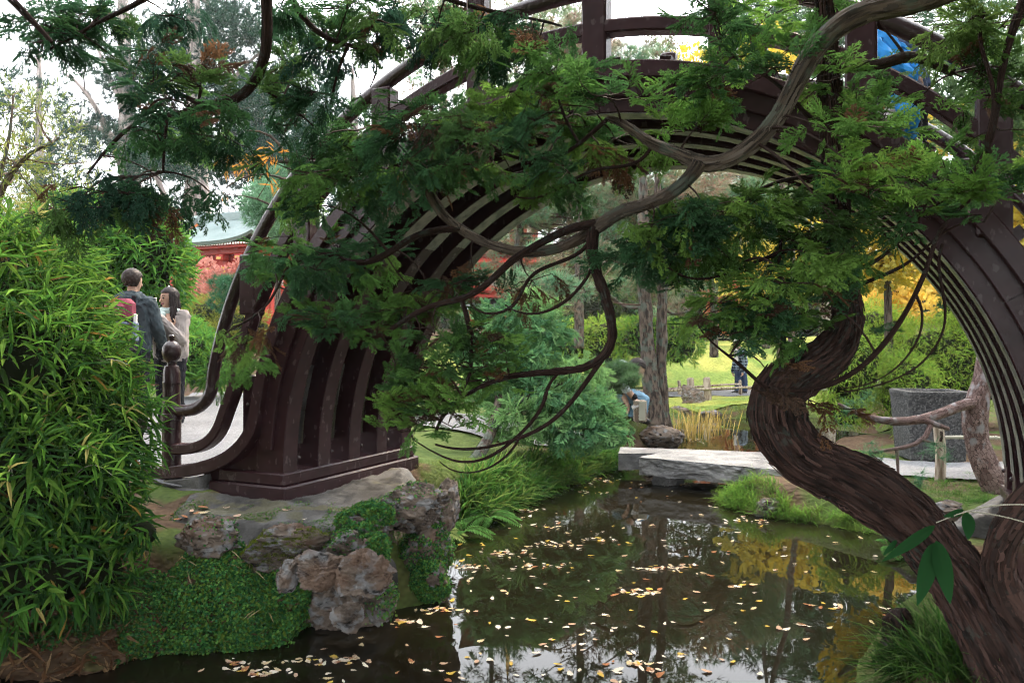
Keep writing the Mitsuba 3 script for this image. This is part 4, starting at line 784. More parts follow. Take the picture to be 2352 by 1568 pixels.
# --- left, far: tall pale cypresses
for i, (lb, tr, poly, nb) in enumerate((
    ('tall pale trunked cypress far behind at the left, forked above the hedge', [[(318, 640, 44, 46), (306, 480, 44, 44), (296, 330, 44, 40), (288, 180, 44, 34), (284, 60, 44, 26), (290, -160, 44, 14)], [(304, 440, 44, 18), (258, 330, 44, 15), (215, 240, 43, 12), (150, 170, 43, 7)], [(292, 260, 44, 14), (240, 150, 44, 10), (210, 60, 44, 6)], [(300, 400, 44, 15), (240, 300, 44, 11), (170, 290, 44, 6)], [(290, 200, 44, 14), (350, 120, 44, 9), (420, 60, 44, 5)]], [(160, 170), (240, 60), (420, 20), (500, 120), (420, 330), (330, 420), (240, 420), (190, 300)], 40),
    ('thick pale cypress trunk standing behind the red gate', [[(462, 640, 38, 60), (458, 520, 38, 56), (452, 400, 38, 50), (450, 250, 38, 42), (446, 60, 38, 32), (440, -150, 38, 18)], [(452, 330, 38, 16), (520, 200, 38, 11), (600, 120, 38, 6)]], [(440, 0), (640, 0), (640, 260), (540, 300), (460, 200)], 26),
    ('slim grey forked trunk between the two pale cypresses', [[(410, 640, 34, 22), (405, 540, 34, 20), (385, 470, 34, 16), (350, 380, 34, 12), (335, 300, 34, 7)], [(408, 545, 34, 16), (425, 460, 34, 12), (432, 350, 34, 7)]], [(320, 300), (440, 300), (430, 400), (340, 400)], 6))):
    tree('cypress_tree', lb, cloud(poly, tr[0][0][2], nb, 1.6, 2.5, .28), nb * 60, DKC, .55, tr, 'bark_far')
tree('conifer_tree', 'dark bluish conifer far behind the temple gate', cloud([(520, 420), (500, 330), (560, 200), (680, 180), (720, 330), (700, 480)], 52, 26, 2.2, 3), 3000, DKC, .7, [[(600, 640, 52, 30), (600, 200, 52, 12)]])
tree('conifer_tree', 'feathery grey green conifer behind the left hedge', cloud([(0, 60), (70, 180), (230, 420), (240, 520), (0, 520)], 55, 16, 2.4, 3, .35), 1500, DKC, .7, [[(90, 640, 55, 26), (90, 120, 55, 10)]])
tree('willowy_shrub', 'loose yellow green shrub with drooping grey twigs at the left edge', cloud([(0, 190), (60, 200), (160, 290), (220, 380), (240, 470), (150, 520), (0, 500)], 8.5, 34, .28, .5, .8), 2600, [(.20, .26, .06), (.14, .20, .05), (.28, .30, .08)], .085, [[(-60, 700, 8.6, 30), (-20, 500, 8.5, 22), (40, 380, 8.4, 12), (120, 330, 8.3, 6)], [(-30, 480, 8.5, 12), (20, 320, 8.4, 8), (30, 220, 8.4, 4)], [(0, 560, 8.5, 10), (120, 480, 8.2, 7), (210, 520, 8.1, 4)]], 'bark_grey', [BLADE_LO], cat='shrub')
# hanging bare twigs with a few orange leaves
ob = tree('autumn_tree', 'bare twigged tree with a few hanging orange leaves left of the bridge', cloud([(490, 400), (560, 320), (640, 340), (650, 440), (560, 450), (500, 450)], 8.2, 9, .10, .3), 90, [(.55, .26, .05), (.62, .33, .08)], .13, [[(700, 900, 8.6, 16), (690, 600, 8.5, 14), (670, 420, 8.4, 10), (640, 330, 8.3, 7), (560, 300, 8.2, 4)], [(670, 420, 8.4, 7), (600, 400, 8.2, 5), (520, 430, 8.2, 3)], [(690, 560, 8.5, 7), (620, 470, 8.3, 5), (560, 450, 8.2, 3)]], 'bark_grey', [BLADE_LO], upb=-1.2)
tree('autumn_tree', 'low salmon red maple in front of the temple gate', cloud([(435, 640), (470, 610), (560, 600), (600, 640), (560, 690), (450, 700)], 19, 40, .24, .5), 2600, [(.56, .24, .20), (.62, .32, .26), (.42, .15, .12)], .085, [[(500, 760, 19, 12), (500, 640, 19, 8)]], 'bark_grey', GOLD)
tree('pine_tree', 'small teal green pine beside the temple gate roof', cloud([(540, 470), (600, 400), (680, 400), (690, 560), (610, 560), (570, 530)], 18, 20, .32, .6), 2400, TEAL, .17, [[(640, 760, 18, 16), (630, 420, 18, 8)]], 'bark_grey')
tree('juniper_shrub', 'small dark green juniper in front of the red maple', cloud([(500, 650), (560, 630), (570, 690), (510, 720)], 15.5, 8, .22, .3), 800, [(.04, .13, .07), (.06, .16, .08)], .12, (), cat='shrub')
# --- behind the bridge
for i, (lb, poly, d, nb, rb, cols, n, sz, tr) in enumerate((
    ('airy pine with bare brown branches behind the left arch, top of the picture', [(900, 0), (1250, 0), (1260, 220), (1120, 300), (980, 300), (900, 220)], 26, 30, .75, TEAL + BROWNP, 2400, .26, [[(1010, 700, 26, 24), (1016, 400, 26, 20), (1020, 0, 26, 12), (1020, -200, 26, 7)], [(1125, 500, 27, 14), (1125, 0, 27, 9)]]),
    ('dense teal and brown pine behind the crown of the bridge', [(1220, 60), (1330, 40), (1420, 90), (1480, 90), (1540, 95), (1560, 300), (1300, 300)], 20, 54, .55, TEAL + BROWNP, 7600, .19, [[(1330, 800, 20, 24), (1330, 100, 20, 10)]]),
    ('broad brown and green pine seen under the left half of the arch', [(1130, 420), (1350, 380), (1420, 440), (1420, 640), (1250, 690), (1100, 640)], 21, 70, .6, BROWNP + TEAL, 9000, .2, [[(1185, 820, 21, 26), (1190, 600, 21, 23), (1200, 420, 21, 14)]]),
    ('broad brown and teal pine seen under the crown of the arch', [(1380, 400), (1800, 380), (1820, 600), (1650, 660), (1400, 640)], 22, 76, .65, BROWNP + TEAL, 9500, .21, [[(1640, 820, 22, 20), (1640, 420, 22, 10)]]),
    ('pine of long green needles behind the right half of the bridge', [(2060, 130), (2200, 90), (2352, 100), (2352, 330), (2200, 330), (2120, 260)], 9.6, 26, .24, [(.13, .22, .10), (.18, .27, .11), (.09, .16, .08)], 1700, .17, [[(2290, 900, 10.2, 26), (2310, 500, 10, 24), (2300, 200, 9.8, 14)]]),
    ('tall dark green tree far behind the right half of the bridge', [(1560, 60), (1900, 0), (2352, -80), (2352, 120), (2000, 200), (1600, 200)], 30, 40, 1.2, PINEG, 3600, .36, [[(1960, 800, 30, 20), (1960, 0, 30, 12)]]),
    ('tall tree standing behind the pines in the middle', [(1560, 250), (1900, 200), (2100, 300), (2000, 560), (1600, 480)], 28, 54, 1.1, PINEG + TEAL, 6000, .33, [[(1760, 800, 28, 18), (1760, 200, 28, 9)]]),
    ('dark evergreen far behind the lawn', [(1150, 560), (1400, 540), (1700, 560), (1900, 560), (1900, 690), (1150, 700)], 38, 34, 1.3, [(.06, .12, .04), (.10, .17, .05), (.16, .20, .07)], 2800, .42, ()))):
    tree('pine_tree', lb, cloud(poly, d, nb, rb, 1.0, .7), n, cols, sz, tr, 'bark_grey')
# wood beyond the frame; unseen trees near the viewer are added to shade the foreground
for i, (x, y, h, r) in enumerate(((-30, 26, 15, 4.5), (7, 48, 13, 5), (15, 38, 14, 5), (22, 28, 13, 5), (-9, -5, 14, 5.2), (0, -8, 15, 5.5), (9, -5, 14, 5), (-14, 4, 13, 4.5), (14, 3, 13, 4.2), (9.8, 2.2, 11, 3.6), (4, -3.5, 10, 3.2), (-4.5, -2.5, 10, 3.2), (-26, 14, 13, 4.5), (24, 12, 12, 4.5), (-6, 30, 10.5, 3.2))):
    g = float(ground(np.array([x]), np.array([y]))[0]); el = []
    for _ in range(26):
        q = rand_unit(1)[0] * rng.uniform(.3, 1) ** .5; el.append((np.array([x, y, g + h * .62]) + q * [r, r, h * .36], (r * .34, r * .34, r * .22)))
    t = thing('conifer_tree', 'unseen conifer of the wood, added to shade the viewer from behind and beside' if y < 4 else ['tall', 'slender'][i % 2] + ' conifer in the far background, ' + {-30: 'far out at the left', -26: 'left of the temple gate', 7: 'behind the lawn', 15: 'right of the lawn', 22: 'beyond the right bank', 24: 'far out at the right', -6: 'behind the bridge'}.get(x, 'at the edge'), 'tree', 'unseen conifers added to shade the viewer' if y < 4 else None)
    q = resample([[x, y, g - .2, .4], [x + .1, y, g + h * .5, .28], [x, y, g + h * .97, .05]], .5); v, f, uv = tube(q[:, :3], q[:, 3], 10, bark_disp(.03, 4, 1.2)); put(t + '__trunk', (v, f), 'bark_far', True, uv=uv)
    p, d, u, s, c = puffs(el, 2300 if y < 4 else 1400, [DKC, PINEG][i % 2], 1.15 if y < 4 else .62); lab(leaves(TUFT, p, d, u, s, c).put(t + '__crown', 'leaf_mat'), kind='stuff')
# yellow autumn trees
for lb, poly, d, nb, rb, n, sz, tr, cols in (
    ('bright yellow maple with drooping leaves beyond the far pond', [(1960, 640), (2040, 600), (2150, 650), (2160, 700), (2050, 720), (1960, 720)], 16.5, 20, .34, 2400, .15, [[(2060, 900, 16.8, 14), (2050, 720, 16.6, 10), (2040, 640, 16.5, 6)]], [(.74, .55, .12), (.66, .46, .09), (.78, .62, .18)]),
    ('golden ginkgo standing behind the right part of the bridge', [(1900, 560), (1960, 440), (2080, 400), (2150, 520), (2130, 620), (2000, 660), (1900, 640)], 12.2, 40, .30, 3800, .09, [[(2050, 900, 11.9, 22), (2040, 600, 11.9, 15), (2050, 430, 11.9, 7)]], YEL),
    ('yellow leaved tree seen between the rails above the crown of the bridge', [(1480, 130), (1560, 110), (1800, 80), (1880, 160), (1700, 200), (1500, 160)], 17.5, 24, .36, 1900, .11, [[(1800, 900, 17.5, 16), (1790, 400, 17.5, 12), (1700, 160, 17.5, 8)]], YEL),
    ('yellow leaved tree behind the handrail at the upper right', [(2110, 220), (2352, 230), (2500, 330), (2480, 640), (2330, 560), (2220, 440), (2120, 330)], 13.0, 40, .36, 3600, .14, [[(2330, 900, 13, 26), (2300, 240, 13, 14)]], YEL),
    ('yellow leaved shrub glimpsed through the cypress by the trunk', [(1700, 560), (1880, 540), (1900, 660), (1780, 700), (1680, 660)], 20, 22, .45, 1900, .16, [[(1790, 850, 20, 14), (1790, 600, 20, 8)]], YEL),
    ('rust red maple beyond the lawn', [(1640, 640), (1760, 640), (1760, 720), (1660, 740)], 32, 12, .7, 900, .26, [[(1760, 800, 32, 10), (1740, 680, 32, 6)]], [(.42, .16, .09), (.5, .22, .12)])):
    tree('autumn_tree', lb, cloud(poly, d, nb, rb, .5, .7), n, cols, sz, tr, 'bark_grey', GOLD)
# --- middle distance
tw = tree('twin_trunk_tree', 'two straight weathered trunks growing side by side on a moss mound beside the seated person', cloud([(1180, 560), (1640, 560), (1660, 640), (1560, 720), (1380, 700), (1220, 720), (1180, 640)], 13.5, 36, .26, 1.2, .5), 2300, BROWNP + TEAL + PINEG, .14,
     [[(1498, 985, 12.2, 66), (1502, 955, 12.2, 48), (1494, 880, 12.2, 38), (1486, 780, 12.2, 34), (1480, 660, 12.2, 30), (1478, 560, 12.2, 27), (1476, 400, 12.2, 20)], [(1524, 985, 12.3, 52), (1522, 950, 12.3, 33), (1519, 870, 12.3, 29), (1520, 760, 12.3, 27), (1522, 660, 12.3, 25), (1516, 540, 12.3, 22), (1510, 400, 12.3, 16)],
      [(1478, 650, 12.2, 12), (1400, 600, 12.6, 9), (1300, 640, 13, 7), (1230, 620, 13.2, 4)], [(1480, 700, 12.2, 9), (1430, 700, 12.5, 7), (1370, 660, 13, 6), (1320, 700, 13.2, 3)], [(1522, 640, 12.3, 12), (1580, 600, 12.8, 9), (1640, 630, 13, 5)], [(1522, 700, 12.3, 8), (1560, 720, 12.8, 6), (1620, 690, 13, 4)]], 'bark_grey')
FEATH = [(.11, .25, .10), (.15, .31, .12), (.06, .15, .07), (.20, .34, .12)]
tree('juniper_tree', 'feathery blue green juniper with drooping boughs in the middle of the garden', [E(1160, 720, 10.2, .40, .5, .15), E(1240, 760, 10.0, .42, .5, .14), E(1110, 790, 9.8, .30, .4, .22), E(1210, 830, 9.6, .5, .5, .18), E(1320, 850, 9.6, .38, .5, .14), E(1130, 880, 9.4, .38, .4, .24), E(1260, 910, 9.2, .5, .45, .24), E(1350, 935, 9.2, .36, .4, .18), E(1395, 975, 9.1, .22, .3, .13), E(1330, 985, 8.9, .42, .35, .14), E(1190, 960, 8.9, .42, .35, .2), E(1230, 700, 10.5, .3, .4, .12)], 3300, FEATH, .16,
     [[(1050, 1105, 8.3, 46), (1085, 1065, 8.4, 32), (1118, 1015, 8.6, 28), (1140, 950, 8.9, 22), (1150, 860, 9.4, 16), (1170, 760, 9.9, 10)], [(1130, 980, 8.8, 14), (1230, 900, 9.1, 10), (1340, 880, 9.3, 7), (1420, 950, 9.2, 4)]], 'bark_grey', FROND_LO, fill=.15, upb=-.75)
tree('juniper_shrub', 'small feathery juniper half hiding the seated person', [E(1425, 850, 11.2, .22, .25, .10), E(1402, 885, 11.1, .16, .2, .14), E(1450, 872, 10.9, .12, .15, .07), E(1395, 930, 10.6, .16, .2, .10)], 1100, [(.10, .20, .09), (.13, .23, .10), (.16, .22, .11)], .11, [[(1395, 1000, 10.8, 8), (1410, 880, 11, 5)]], 'bark_grey', [make_tuft(51, 14, .05)], cat='shrub', fill=.2)
lp = tree('pine_tree', 'leaning pine with flaking purple grey bark and a crooked bare bough on the right bank', [], 0, [], .1,
     [[(2318, 1170, 6.85, 70), (2290, 1120, 6.9, 62), (2262, 1070, 6.95, 58), (2243, 1010, 7.0, 54), (2240, 950, 7.0, 56), (2250, 900, 7.02, 46), (2262, 830, 7.05, 38), (2275, 700, 7.1, 34), (2290, 500, 7.1, 28)],
      [(2236, 925, 6.98, 28), (2190, 938, 6.85, 25), (2120, 962, 6.75, 22), (2040, 966, 6.7, 19), (1970, 950, 6.68, 14), (1925, 928, 6.66, 7)], [(2110, 960, 6.75, 14), (2150, 975, 6.7, 14), (2180, 985, 6.68, 9)], [(2140, 972, 6.72, 13), (2118, 1010, 6.66, 11), (2060, 1030, 6.6, 9), (2000, 1040, 6.58, 6)], [(2060, 1030, 6.6, 8), (2062, 1070, 6.56, 7), (2064, 1120, 6.5, 4)], [(2118, 1010, 6.66, 6), (2150, 1020, 6.6, 4), (2165, 1035, 6.58, 2)]], 'bark_pine')
NEED = [make_tuft(70 + i, 26, .022) for i in range(2)]
p = np.array([W(a, b, d) for a, b, d in ((2170, 1030, 6.55), (2150, 1035, 6.55), (1985, 1040, 6.56), (2005, 1045, 6.54), (1960, 1035, 6.6), (2068, 1120, 6.5), (2085, 1125, 6.48), (2110, 1095, 6.5), (2130, 1100, 6.5), (1960, 930, 6.66), (1945, 955, 6.66), (1990, 925, 6.66), (2030, 1050, 6.56))]); p = p + rng.normal(size=p.shape) * .015
p = np.repeat(p, 4, 0) + rng.normal(size=(len(p) * 4, 3)) * .035
lab(leaves(NEED, p, norm(rng.normal(size=p.shape) + [0, 0, .6]), rand_unit(len(p)), .13, palette(len(p), [(.09, .21, .11), (.12, .26, .13)])).put(lp + '__needles', 'leaf_mat'), kind='stuff')
# ---------------------------------------------------------------- temple gate
scene['red_paint'] = pr((.42, .045, .03), .5, .4); scene['gold_paint'] = pr((.55, .33, .06), .4, .5); scene['white_paint'] = pr((.75, .73, .68), .6, .3); scene['green_pane'] = pr((.05, .15, .12), .5, .4); scene['orange_paint'] = pr((.55, .16, .05), .5, .4)
scene['copper_roof'] = pr(mikit.proc(lambda p, n, uv: MIX((.10, .145, .14), (.20, .25, .245), FB(p.x * 1.5, p.y * 1.5, p.z * 3, 3))), .45, .5)
def curved_roof(half, depth, z0, z1, ridge, lift, tiers=10):
    """hipped roof with sagging slopes and lifted corners, thickness included: plan half width, half depth"""
    n = 24; rows = []
    for i in range(tiers + 1):
        k = i / tiers; a, b = half * (1 - k) + ridge * k, depth * (1 - k) + .05 * k; z = z0 + (z1 - z0) * k ** 1.45
        ring = []
        for sx, sy, ex, ey in ((-1, -1, 1, -1), (1, -1, 1, 1), (1, 1, -1, 1), (-1, 1, -1, -1)):
            for j in range(n):
                t = j / n; x, y = (sx + (ex - sx) * t) * a, (sy + (ey - sy) * t) * b
                ring.append((x, y, z + lift * (1 - k) ** 2 * abs(2 * t - 1) ** 4))
        rows.append(ring)
    v = np.array(rows); m = 4 * n; under = v[0] * [.97, .97, 1] - [0, 0, (z1 - z0) * .10]; inner = under * [.55, .55, 1] - [0, 0, 0]
    V = np.vstack([v.reshape(-1, 3), under, inner, [[0, 0, z1 + .01]]]); Q = []
    for i in range(tiers):
        for j in range(m): Q.append([i * m + j, i * m + (j + 1) % m, (i + 1) * m + (j + 1) % m, (i + 1) * m + j])
    u0 = (tiers + 1) * m
    for j in range(m):
        Q.append([u0 + j, u0 + (j + 1) % m, (j + 1) % m, j]); Q.append([u0 + m + j, u0 + m + (j + 1) % m, u0 + (j + 1) % m, u0 + j])
    f = np.array(Q); f = np.vstack([f[:, [0, 1, 2]], f[:, [0, 2, 3]]]); f = np.vstack([f, [[tiers * m + j, tiers * m + (j + 1) % m, u0 + 2 * m] for j in range(m)]])
    return V, f
gt = thing('temple_gate', 'vermilion temple gate with a sweeping pale green copper roof', 'temple gate')
GO = W(548, 784, 29); GO[2] = 0; ga = math.radians(-26); GR = np.array([[math.cos(ga), -math.sin(ga), 0], [math.sin(ga), math.cos(ga), 0], [0, 0, 1]])
def gp(key, mesh, mat, smooth=False, label=None):
    v, f = (mesh if isinstance(mesh, tuple) else (np.array(mesh.vertices), np.array(mesh.faces)))
    k = put(gt + '__' + key, (v @ GR.T + GO, f), mat, smooth)
    if label: lab(k, label)
    return k
gz = float(ground(GO[:1], GO[1:2])[0])
gp('roof', curved_roof(2.75, 2.2, 5.0, 6.1, 1.5, .28), 'copper_roof', 25)
gp('ridge', boxm(-1.75, 1.75, -.14, .14, 6.02, 6.36, .03), 'copper_roof')
for s in (-1, 1):
    gp('ridge_end', boxm(s * 1.78 - .1, s * 1.78 + .1, -.2, .2, 5.95, 6.5, .03), 'copper_roof')
    gab = np.array([(s * 1.95, -1.0, 5.38), (s * 1.95, 1.0, 5.38), (s * 1.95, .5, 5.72), (s * 1.95, 0, 6.15), (s * 1.95, -.5, 5.72), (s * 1.80, -1.0, 5.38), (s * 1.80, 1.0, 5.38), (s * 1.80, .5, 5.72), (s * 1.80, 0, 6.15), (s * 1.80, -.5, 5.72)])
    gp('gable', trimesh.Trimesh(gab, process=False).convex_hull, 'orange_paint', label='orange gable with gold ornament')
    gp('gable_ornament', boxm(s * 1.99 - .02, s * 1.99 + .02, -.22, .22, 5.5, 5.75, .015), 'gold_paint')
    for t in (-1, 1):
        m = boxm(s * 2.06 - .16, s * 2.06 + .16, -.08, .08, -.75, .75, .02); ang = math.atan2(.85, 1.2) * t
        Rx = trimesh.transformations.rotation_matrix(math.pi / 2 - math.atan2(.84, 1.15) if t > 0 else -(math.pi / 2 - math.atan2(.84, 1.15)), (1, 0, 0)); m.apply_transform(Rx); m.apply_translation((0, t * .58, 5.86)); gp('barge_board', m, 'copper_roof')
gp('eave_beam', boxm(-2.1, 2.1, -1.6, 1.6, 4.62, 4.84, .02), 'red_paint')
for x in np.linspace(-2.55, 2.55, 44): gp('rafter', boxm(x - .03, x + .03, -2.08, 2.08, 4.86, 4.93), 'red_paint'); gp('rafter_end', boxm(x - .032, x + .032, -2.1, -2.081, 4.86, 4.93), 'white_paint')
for y in np.linspace(-1.95, 1.95, 34): gp('rafter', boxm(-2.62, 2.62, y - .03, y + .03, 4.79, 4.855), 'red_paint'); gp('rafter_end', boxm(-2.64, -2.621, y - .032, y + .032, 4.79, 4.855), 'white_paint')
for x in np.linspace(-1.7, 1.7, 5):
    gp('bracket', boxm(x - .18, x + .18, -1.75, -1.45, 4.40, 4.6, .03), 'red_paint'); gp('bracket_trim', boxm(x - .1, x + .1, -1.775, -1.752, 4.44, 4.52), 'gold_paint')
gp('wall', boxm(-1.7, 1.7, -1.35, 1.35, gz - .2, 4.6), 'red_paint')
for x in np.linspace(-1.7, 1.7, 5): gp('column', boxm(x - .12, x + .12, -1.5, -1.36, gz - .2, 4.4, .02), 'red_paint'); gp('column_band', boxm(x - .13, x + .13, -1.52, -1.34, 4.0, 4.2), 'gold_paint')
for y in np.linspace(-1.3, 1.3, 4): gp('column', boxm(-1.85, -1.71, y - .12, y + .12, gz - .2, 4.4, .02), 'red_paint'); gp('column_band', boxm(-1.87, -1.70, y - .13, y + .13, 4.0, 4.2), 'gold_paint')
for x in np.linspace(-1.27, 1.27, 4): gp('window', boxm(x - .24, x + .24, -1.375, -1.352, 3.2, 3.85), 'green_pane'); gp('window_frame', boxm(x - .29, x + .29, -1.37, -1.351, 3.15, 3.19), 'white_paint')
gp('rail_beam', boxm(-2.0, 2.0, -1.7, -1.55, 2.5, 2.7, .02), 'red_paint')
# low red fence right of the gate
rf = thing('red_balustrade', 'vermilion balustrade with white panels seen between the bridge rails', 'balustrade')
for i in range(9):
    c0 = W(585 + i * 14, 640, 26); put(rf + '__post', boxm(c0[0] - .05, c0[0] + .05, c0[1] - .05, c0[1] + .05, c0[2] - 1.2, c0[2] + .62, .01), 'red_paint')
c0, c1 = W(578, 640, 26), W(705, 640, 26)
for z0, z1 in ((-.35, -.22), (.05, .14), (.45, .56)): put(rf + '__rail', boxm(c0[0], c1[0], c0[1] - .04, c0[1] + .04, c0[2] + z0, c0[2] + z1, .01), 'red_paint')
put(rf + '__panel', boxm(c0[0], c1[0], c0[1] + .045, c0[1] + .06, c0[2] - .22, c0[2] + .5), 'white_paint')
# five storey pagoda, mostly hidden: it shows in the pond
pg = thing('pagoda', 'red tiered pagoda behind the pines, glimpsed under the arch and mirrored in the pond', 'pagoda')
PO = W(1165, 784, 33); pz = float(ground(PO[:1], PO[1:2])[0])
for i in range(5):
    z = pz + .3 + i * 1.85; h = 1.55 - i * .16
    put(pg + '__wall', boxm(PO[0] - h, PO[0] + h, PO[1] - h, PO[1] + h, z, z + 1.3), 'red_paint')
    v, f = curved_roof(h + .95, h + .95, z + 1.3, z + 1.85, h * .55, .22, 6); put(pg + '__roof', (v + [PO[0], PO[1], 0], f), 'red_paint' if i % 2 else 'copper_roof', 25)
    for k in range(-2, 3): put(pg + '__window', boxm(PO[0] + k * h * .36 - .1, PO[0] + k * h * .36 + .1, PO[1] - h - .02, PO[1] - h - .003, z + .45, z + 1.0), 'white_paint')
    put(pg + '__balcony_rail', boxm(PO[0] - h - .25, PO[0] + h + .25, PO[1] - h - .3, PO[1] - h - .22, z + .25, z + .42, .01), 'red_paint')
put(pg + '__spire', trimesh.creation.cone(.12, 1.8, sections=12).apply_translation((PO[0], PO[1], pz + 9.7)), 'gold_paint', 30)
# ---------------------------------------------------------------- planter, fences
pl = thing('concrete_planter', 'square tapered planter of dark exposed aggregate concrete on the right path', 'planter')
c = W(2172, 1056, 8.95); c[2] = float(ground(c[:1], c[1:2])[0]) + .02
def planter():
    rows = [(.29, 0), (.335, .70), (.345, .74), (.345, .775), (.335, .785), (.27, .785), (.26, .76), (.26, .70)]
    V = []; 
    for r, z in rows:
        for sx, sy in ((-1, -1), (1, -1), (1, 1), (-1, 1)):
            for q in ((.94, 1), (1, .94)) if sx * sy < 0 else ((1, .94), (.94, 1)): V.append((sx * r * q[0], sy * r * q[1], z))
    V = np.array(V); Q = []
    for i in range(len(rows) - 1):
        for j in range(8): Q.append([i * 8 + j, i * 8 + (j + 1) % 8, (i + 1) * 8 + (j + 1) % 8, (i + 1) * 8 + j])
    return V, np.array(Q)
pa = math.radians(-8); PR = np.array([[math.cos(pa), -math.sin(pa), 0], [math.sin(pa), math.cos(pa), 0], [0, 0, 1]])
v, q = planter(); put(pl + '__body', (v @ PR.T + c + [0, .35, 0], q), 'aggregate_mat')
put(pl + '__filling', boxm(c[0] - .25, c[0] + .25, c[1] + .10, c[1] + .60, c[2] + .3, c[2] + .745), 'white_paint')
def post_mesh(px, py, d, h, r, seed=0):
    b = W(px, py, d); b[2] = float(ground(b[:1], b[1:2])[0]) - .05
    q = resample([[*b, r], [b[0] + .01, b[1], b[2] + h / 2, r * .95], [b[0] - .012, b[1], b[2] + h, r * .9]], .03); return tube(q[:, :3], q[:, 3], 14, bark_disp(r * .12, 4, 2, .1, seed)), b
bf = thing('bamboo_rail_fence', 'weathered post and bamboo rail beside the leaning pine', 'fence')
(v, f, uv), b = post_mesh(2158, 1100, 7.6, .58, .052, 4); put(bf + '__post', (v, f), 'grey_wood', True)
q = resample([[*W(2164, 1004, 7.58), .0165], [*W(2240, 1004, 7.6), .0165], [*W(2330, 1008, 7.62), .0165]], .03); v, f, _ = tube(q[:, :3], q[:, 3], 12); put(bf + '__rail', (v, f), 'bamboo_mat', True)
for a in (2212, 2286): v, f, _ = tube(np.array([W(a, 1004.5, 7.59), W(a + 3, 1004.6, 7.59)]), .019, 12); put(bf + '__node', (v, f), 'bamboo_mat', True)
v, f, _ = tube(np.array([W(2162, 990, 7.55), W(2163, 1004, 7.54), W(2160, 1012, 7.56)]), .012, 8); put(bf + '__tie', (v, f), 'twig_dark', True)
ff_ = thing('post_and_rail_fence', 'low fence of stout pale posts and thin rails along the far path', 'fence')
for a, b_, d, h, r in ((1586, 912, 21.5, .60, .10), (1624, 925, 19.6, .62, .095), (1700, 905, 23.0, .5, .05), (1560, 900, 23, .5, .05), (1810, 912, 21.5, .55, .09)):
    (v, f, uv), bb = post_mesh(a, b_, d, h, r, a); put(ff_ + '__post', (v, f), 'grey_wood', True)
for rows in ([(1440, 908, 20.5), (1530, 897, 20.2), (1624, 893, 19.5), (1720, 889, 20.4), (1830, 892, 21.4)], [(1450, 898, 22.5), (1530, 893, 22), (1586, 889, 21.4), (1700, 882, 23)]):
    cv = resample([[*W(*r), .03] for r in rows], .25); v, f, _ = tube(cv[:, :3], .03, 8); put(ff_ + '__rail', (v, f), 'grey_wood', True)
# ---------------------------------------------------------------- ground cover, grass, ferns, leaves
tri_pts = land.triangles_center
def on_land(poly_px, n, off=.0, dr_=None):
    """points of the land that show inside an outline of the print, with normals"""
    P = sg.Polygon(poly_px).buffer(0); c = tri_pts; 
    ok = (c[:, 1] > 1.6); px = np.full((len(c), 2), -9e3); px[ok] = np.stack([1176 + F * c[ok, 0] / c[ok, 1], 784 + F * (EYE - c[ok, 2]) / c[ok, 1]], 1)
    m = shapely.contains_xy(P, px[:, 0], px[:, 1]) & ok & (c[:, 2] > -.02)
    if dr_: m &= (c[:, 1] > dr_[0]) & (c[:, 1] < dr_[1])
    i = np.where(m)[0]; nr = land.face_normals[i]
    a = land.area_faces[i] * np.clip(.25 - (nr * norm(c[i] - [0, 0, EYE])).sum(1), .1, 2); pick = rng.choice(i, n, p=a / a.sum())
    t = land.triangles[pick]; w = rng.dirichlet((1, 1, 1), n); return (t * w[..., None]).sum(1) + land.face_normals[pick] * off, land.face_normals[pick]
def on_mesh(m, n, zmin=-.05, facing=None):
    w = m.area_faces.copy(); c = m.triangles_center
    w[c[:, 2] < zmin] = 0
    if facing is not None: w *= np.clip(m.face_normals @ norm(np.array(facing, float)), 0, 1)
    i = rng.choice(len(w), n, p=w / w.sum()); ww = rng.dirichlet((1, 1, 1), n); return (m.triangles[i] * ww[..., None]).sum(1), m.face_normals[i]
CREEP = [(.045, .15, .045), (.075, .20, .055), (.03, .10, .04), (.12, .26, .06), (.10, .16, .03)]
def creeper(pts, nr, size, cols, lift=.022, key='creeper', label=None):
    n = len(pts); d = norm(np.cross(nr, rand_unit(n)) + nr * .15 + [0, 0, -.15]); clump = meshkit.fbm(pts * 9, 2, 5)
    p = pts + nr * (rng.uniform(.0, 1, (n, 1)) ** 1.5 * lift * (.4 + 2.2 * np.clip(clump[:, None] - .2, 0, 1)))
    c = palette(n, cols, jit=.35) * (.75 + .6 * clump[:, None])
    k = leaves([OVAL], p, d, norm(nr + rng.normal(size=(n, 3)) * .45), size * rng.uniform(.65, 1.35, n), c).put(key, 'leaf_mat'); return lab(k, label, kind='stuff')
# a bank of earth that carries the left creeper curtain
bm = MB()
m1 = rock_mesh(W(470, 1410, 4.62), (.66, .50, .40), 101, 5, .95, 1); m2 = rock_mesh(W(620, 1400, 4.62), (.34, .40, .36), 102, 4, .9, 1); m3 = rock_mesh(W(310, 1440, 4.5), (.36, .45, .28), 103, 4, .6, 1); m4 = rock_mesh(W(130, 1470, 4.3), (.5, .5, .22), 104, 4, .7, 1)
for m in (m1, m2, m3, m4): bm.add(m)
k = bm.put('shore_bank', 'soil_mat', True); lab(k, 'earth bank of the left shore under the green creeper', kind='structure')
P_, N_ = [], []
for m, n in ((m1, 26000), (m2, 16000), (m3, 4500)):
    a, b = on_mesh(m, n, -.005, (0.1, -1, .45)); P_.append(a); N_.append(b)
P_, N_ = np.concatenate(P_), np.concatenate(N_)
px = np.stack([1176 + F * P_[:, 0] / P_[:, 1], 784 + F * (EYE - P_[:, 2]) / P_[:, 1]], 1)
